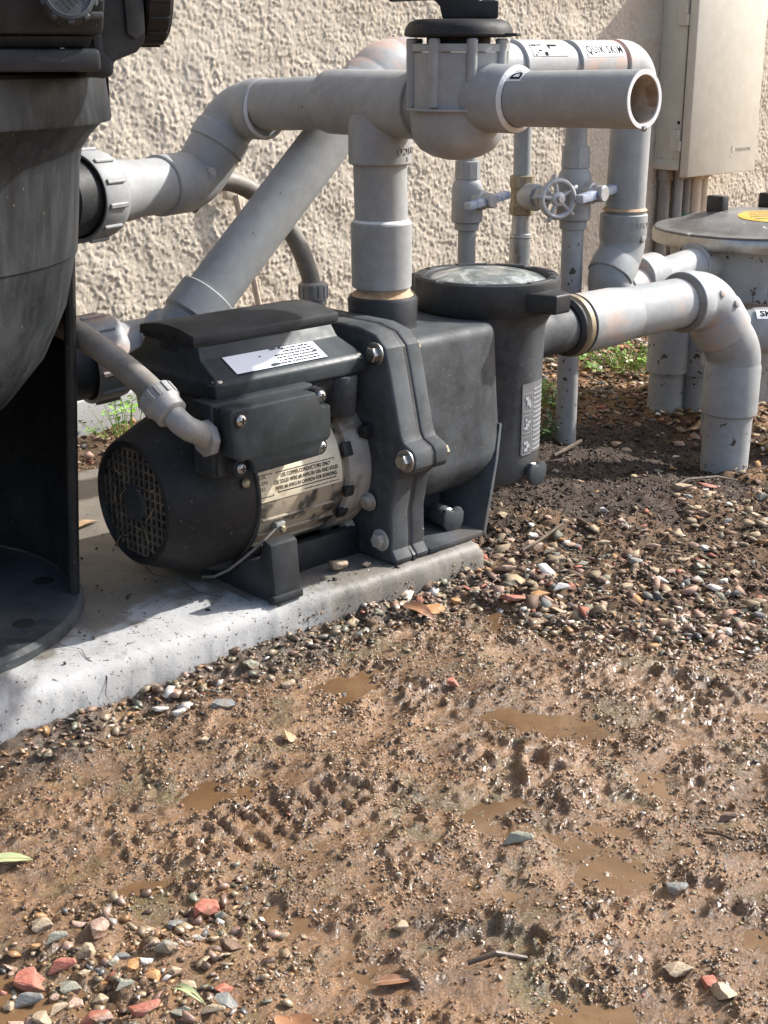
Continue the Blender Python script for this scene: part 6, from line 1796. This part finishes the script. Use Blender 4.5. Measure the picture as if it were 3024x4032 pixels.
fallen('fallen_leaf', 'pale green oval leaf on the mud at the left edge', -0.674, -0.297, 0.036, 0.013, R(-40), M['leaf_pale'], 0.15, 0.06)
fallen('fallen_leaf', 'curled copper-brown leaf at the bottom edge', -0.640, -0.590, 0.030, 0.024, R(60), M['leaf_brown'], 0.35, 0.15, (0.1, 0.1))
fallen('fallen_leaf', 'long brown leaf in the gravel below the pump foot', -0.116, -0.18, 0.042, 0.016, R(-75), M['leaf_brown'], 0.35, 0.15, (0.2, 0.2))
fallen('fallen_leaf', 'pinkish dry leaf stuck upright in the mud left of centre', -0.394, -0.291, 0.022, 0.014, R(60), M['leaf_tan'], 0.3, 0.1, (0.7, 0))
fallen('fallen_leaf', 'dry tan leaf on the slab behind the fan cover', -0.27, 0.235, 0.036, 0.014, R(10), M['leaf_tan'], 0.3, 0.08, (0, 0), PAD_Z - 0.002)
fallen('fallen_leaf', 'crumpled grey-brown leaf on the mud at bottom centre', -0.56, -0.60, 0.026, 0.009, R(-35), M['leaf_brown'], 0.3, 0.06, (0.15, 0))
fallen('fallen_leaf', 'narrow yellow-green leaf blade on the corner gravel', -0.672, -0.525, 0.030, 0.006, R(-80), M['leaf_pale'], 0.2, 0.2, (0.2, 0), 0.006)


def twig(label, pts, r):
    pts = [(x, y, float(ground_z(x, y)[0]) + dz) for x, y, dz in pts]
    o = MB().tube(pts, [r * 0.8, r, r * 0.9, r * 0.6][:len(pts)], 8).build('twig', M['twig'], None, loc=pts[0])
    return tag(o, label, 'twig', 'twigs on the ground')


twig('short dark twig lying on the mud at bottom centre', [(-0.51, -0.62, 0.004), (-0.495, -0.632, 0.005), (-0.478, -0.645, 0.004)], 0.0022)
twig('thin dark twig leaning by the right-hand puddle', [(-0.262, -0.642, 0.003), (-0.262, -0.655, 0.008), (-0.268, -0.672, 0.012)], 0.0013)
twig('thin pale root lying on soil left of the suction riser', [(0.50, -0.085, 0.008), (0.545, -0.075, 0.012), (0.60, -0.09, 0.012), (0.64, -0.10, 0.01)], 0.0020)
twig('thin twig across the gravel below the pump end', [(0.09, -0.15, 0.012), (0.13, -0.145, 0.018), (0.19, -0.13, 0.016)], 0.0017)
twig('brown bark strip on soil by the thin upright pipe', [(0.47, 0.115, 0.006), (0.51, 0.12, 0.010), (0.56, 0.135, 0.012)], 0.0035)


# ---- weeds
def clover_leaf():
    V = [(0, 0, 0)]; F = []
    for k in range(3):
        a = 2 * math.pi * k / 3
        c, s = math.cos(a), math.sin(a)
        b = len(V)
        for (u, v, z) in ((0.16, -0.05, 0.02), (0.55, -0.30, 0.10), (0.95, -0.22, 0.06), (0.85, 0.0, 0.02), (0.95, 0.22, 0.06), (0.55, 0.30, 0.10), (0.16, 0.05, 0.02)):
            V.append((u * c - v * s, u * s + v * c, z))
        F += [(0, b, b + 1, b + 3), (b + 1, b + 2, b + 3), (b + 3, b + 4, b + 5), (0, b + 3, b + 5, b + 6)]
    me = bpy.data.meshes.new('leaf'); me.from_pydata(V, [], F)
    return me


def blade_leaf():
    V, F = [], []
    for i in range(6):
        t = i / 5; w = 0.16 * math.sin(math.pi * (0.12 + 0.85 * t)); z = 0.35 * t - 0.35 * t * t
        V += [(t * 1.3, -w, z + 0.03), (t * 1.3, 0, z), (t * 1.3, w, z + 0.03)]
    for i in range(5):
        for j in range(2):
            a = i * 3 + j; F.append((a, a + 3, a + 4, a + 1))
    me = bpy.data.meshes.new('leaf'); me.from_pydata(V, [], F)
    return me


LEAFD = {}
for nm, fn in (('clover', clover_leaf), ('blade', blade_leaf)):
    for mt in ('leaf_green', 'leaf_dark'):
        me = fn(); finish(me, M[mt], 60); LEAFD[nm, mt] = me


def weed(label, x, y, sx, sy, h, n, mt, mix=0.3, size=0.011):
    z0 = float(ground_z(x, y)[0])
    t = thing('weed', label, 'weed', (x, y, z0))
    stems = MB()
    for i in range(n):
        a = random.uniform(0, 6.28); q = math.sqrt(random.random())
        px, py = math.cos(a) * q * sx, math.sin(a) * q * sy
        hz = h * (1 - 0.6 * q) * random.uniform(0.4, 1.1) + 0.004
        kind = 'blade' if random.random() < mix else 'clover'
        o = bpy.data.objects.new('leaf', LEAFD[kind, mt if random.random() < 0.85 else 'leaf_dark'])
        COL.objects.link(o)
        o.parent = t
        o.location = (px, py, hz)
        s = size * random.uniform(0.6, 1.25)
        o.scale = (s, s, s)
        o.rotation_euler = (random.uniform(-0.5, 0.5), random.uniform(-0.6, 0.4), random.uniform(0, 6.28))
        bx0, by0 = px * 0.55, py * 0.55
        stems.tube([(x + bx0, y + by0, z0 - 0.002), (x + (bx0 + px) / 2, y + (by0 + py) / 2, z0 + hz * 0.6), (x + px, y + py, z0 + hz)], [0.0007, 0.0006, 0.0004], 5)
    tag(stems.build('stems', M[mt], t, smooth=60), None, None, None, 'stuff')


weed('bright clover growing at the wall foot between filter and motor', 0.07, 0.66, 0.085, 0.05, 0.075, 34, 'leaf_green', 0.15, 0.013)
weed('bright green weeds in the gravel left of the short riser', 1.03, 0.40, 0.10, 0.085, 0.055, 95, 'leaf_green', 0.55, 0.012)
weed('bright clover just behind the pump strainer pot', 0.70, 0.36, 0.055, 0.09, 0.045, 60, 'leaf_green', 0.15, 0.012)
weed('dull fine-leaved weed low behind the pump pot', 0.55, 0.215, 0.05, 0.05, 0.05, 55, 'leaf_dark', 0.85, 0.013)
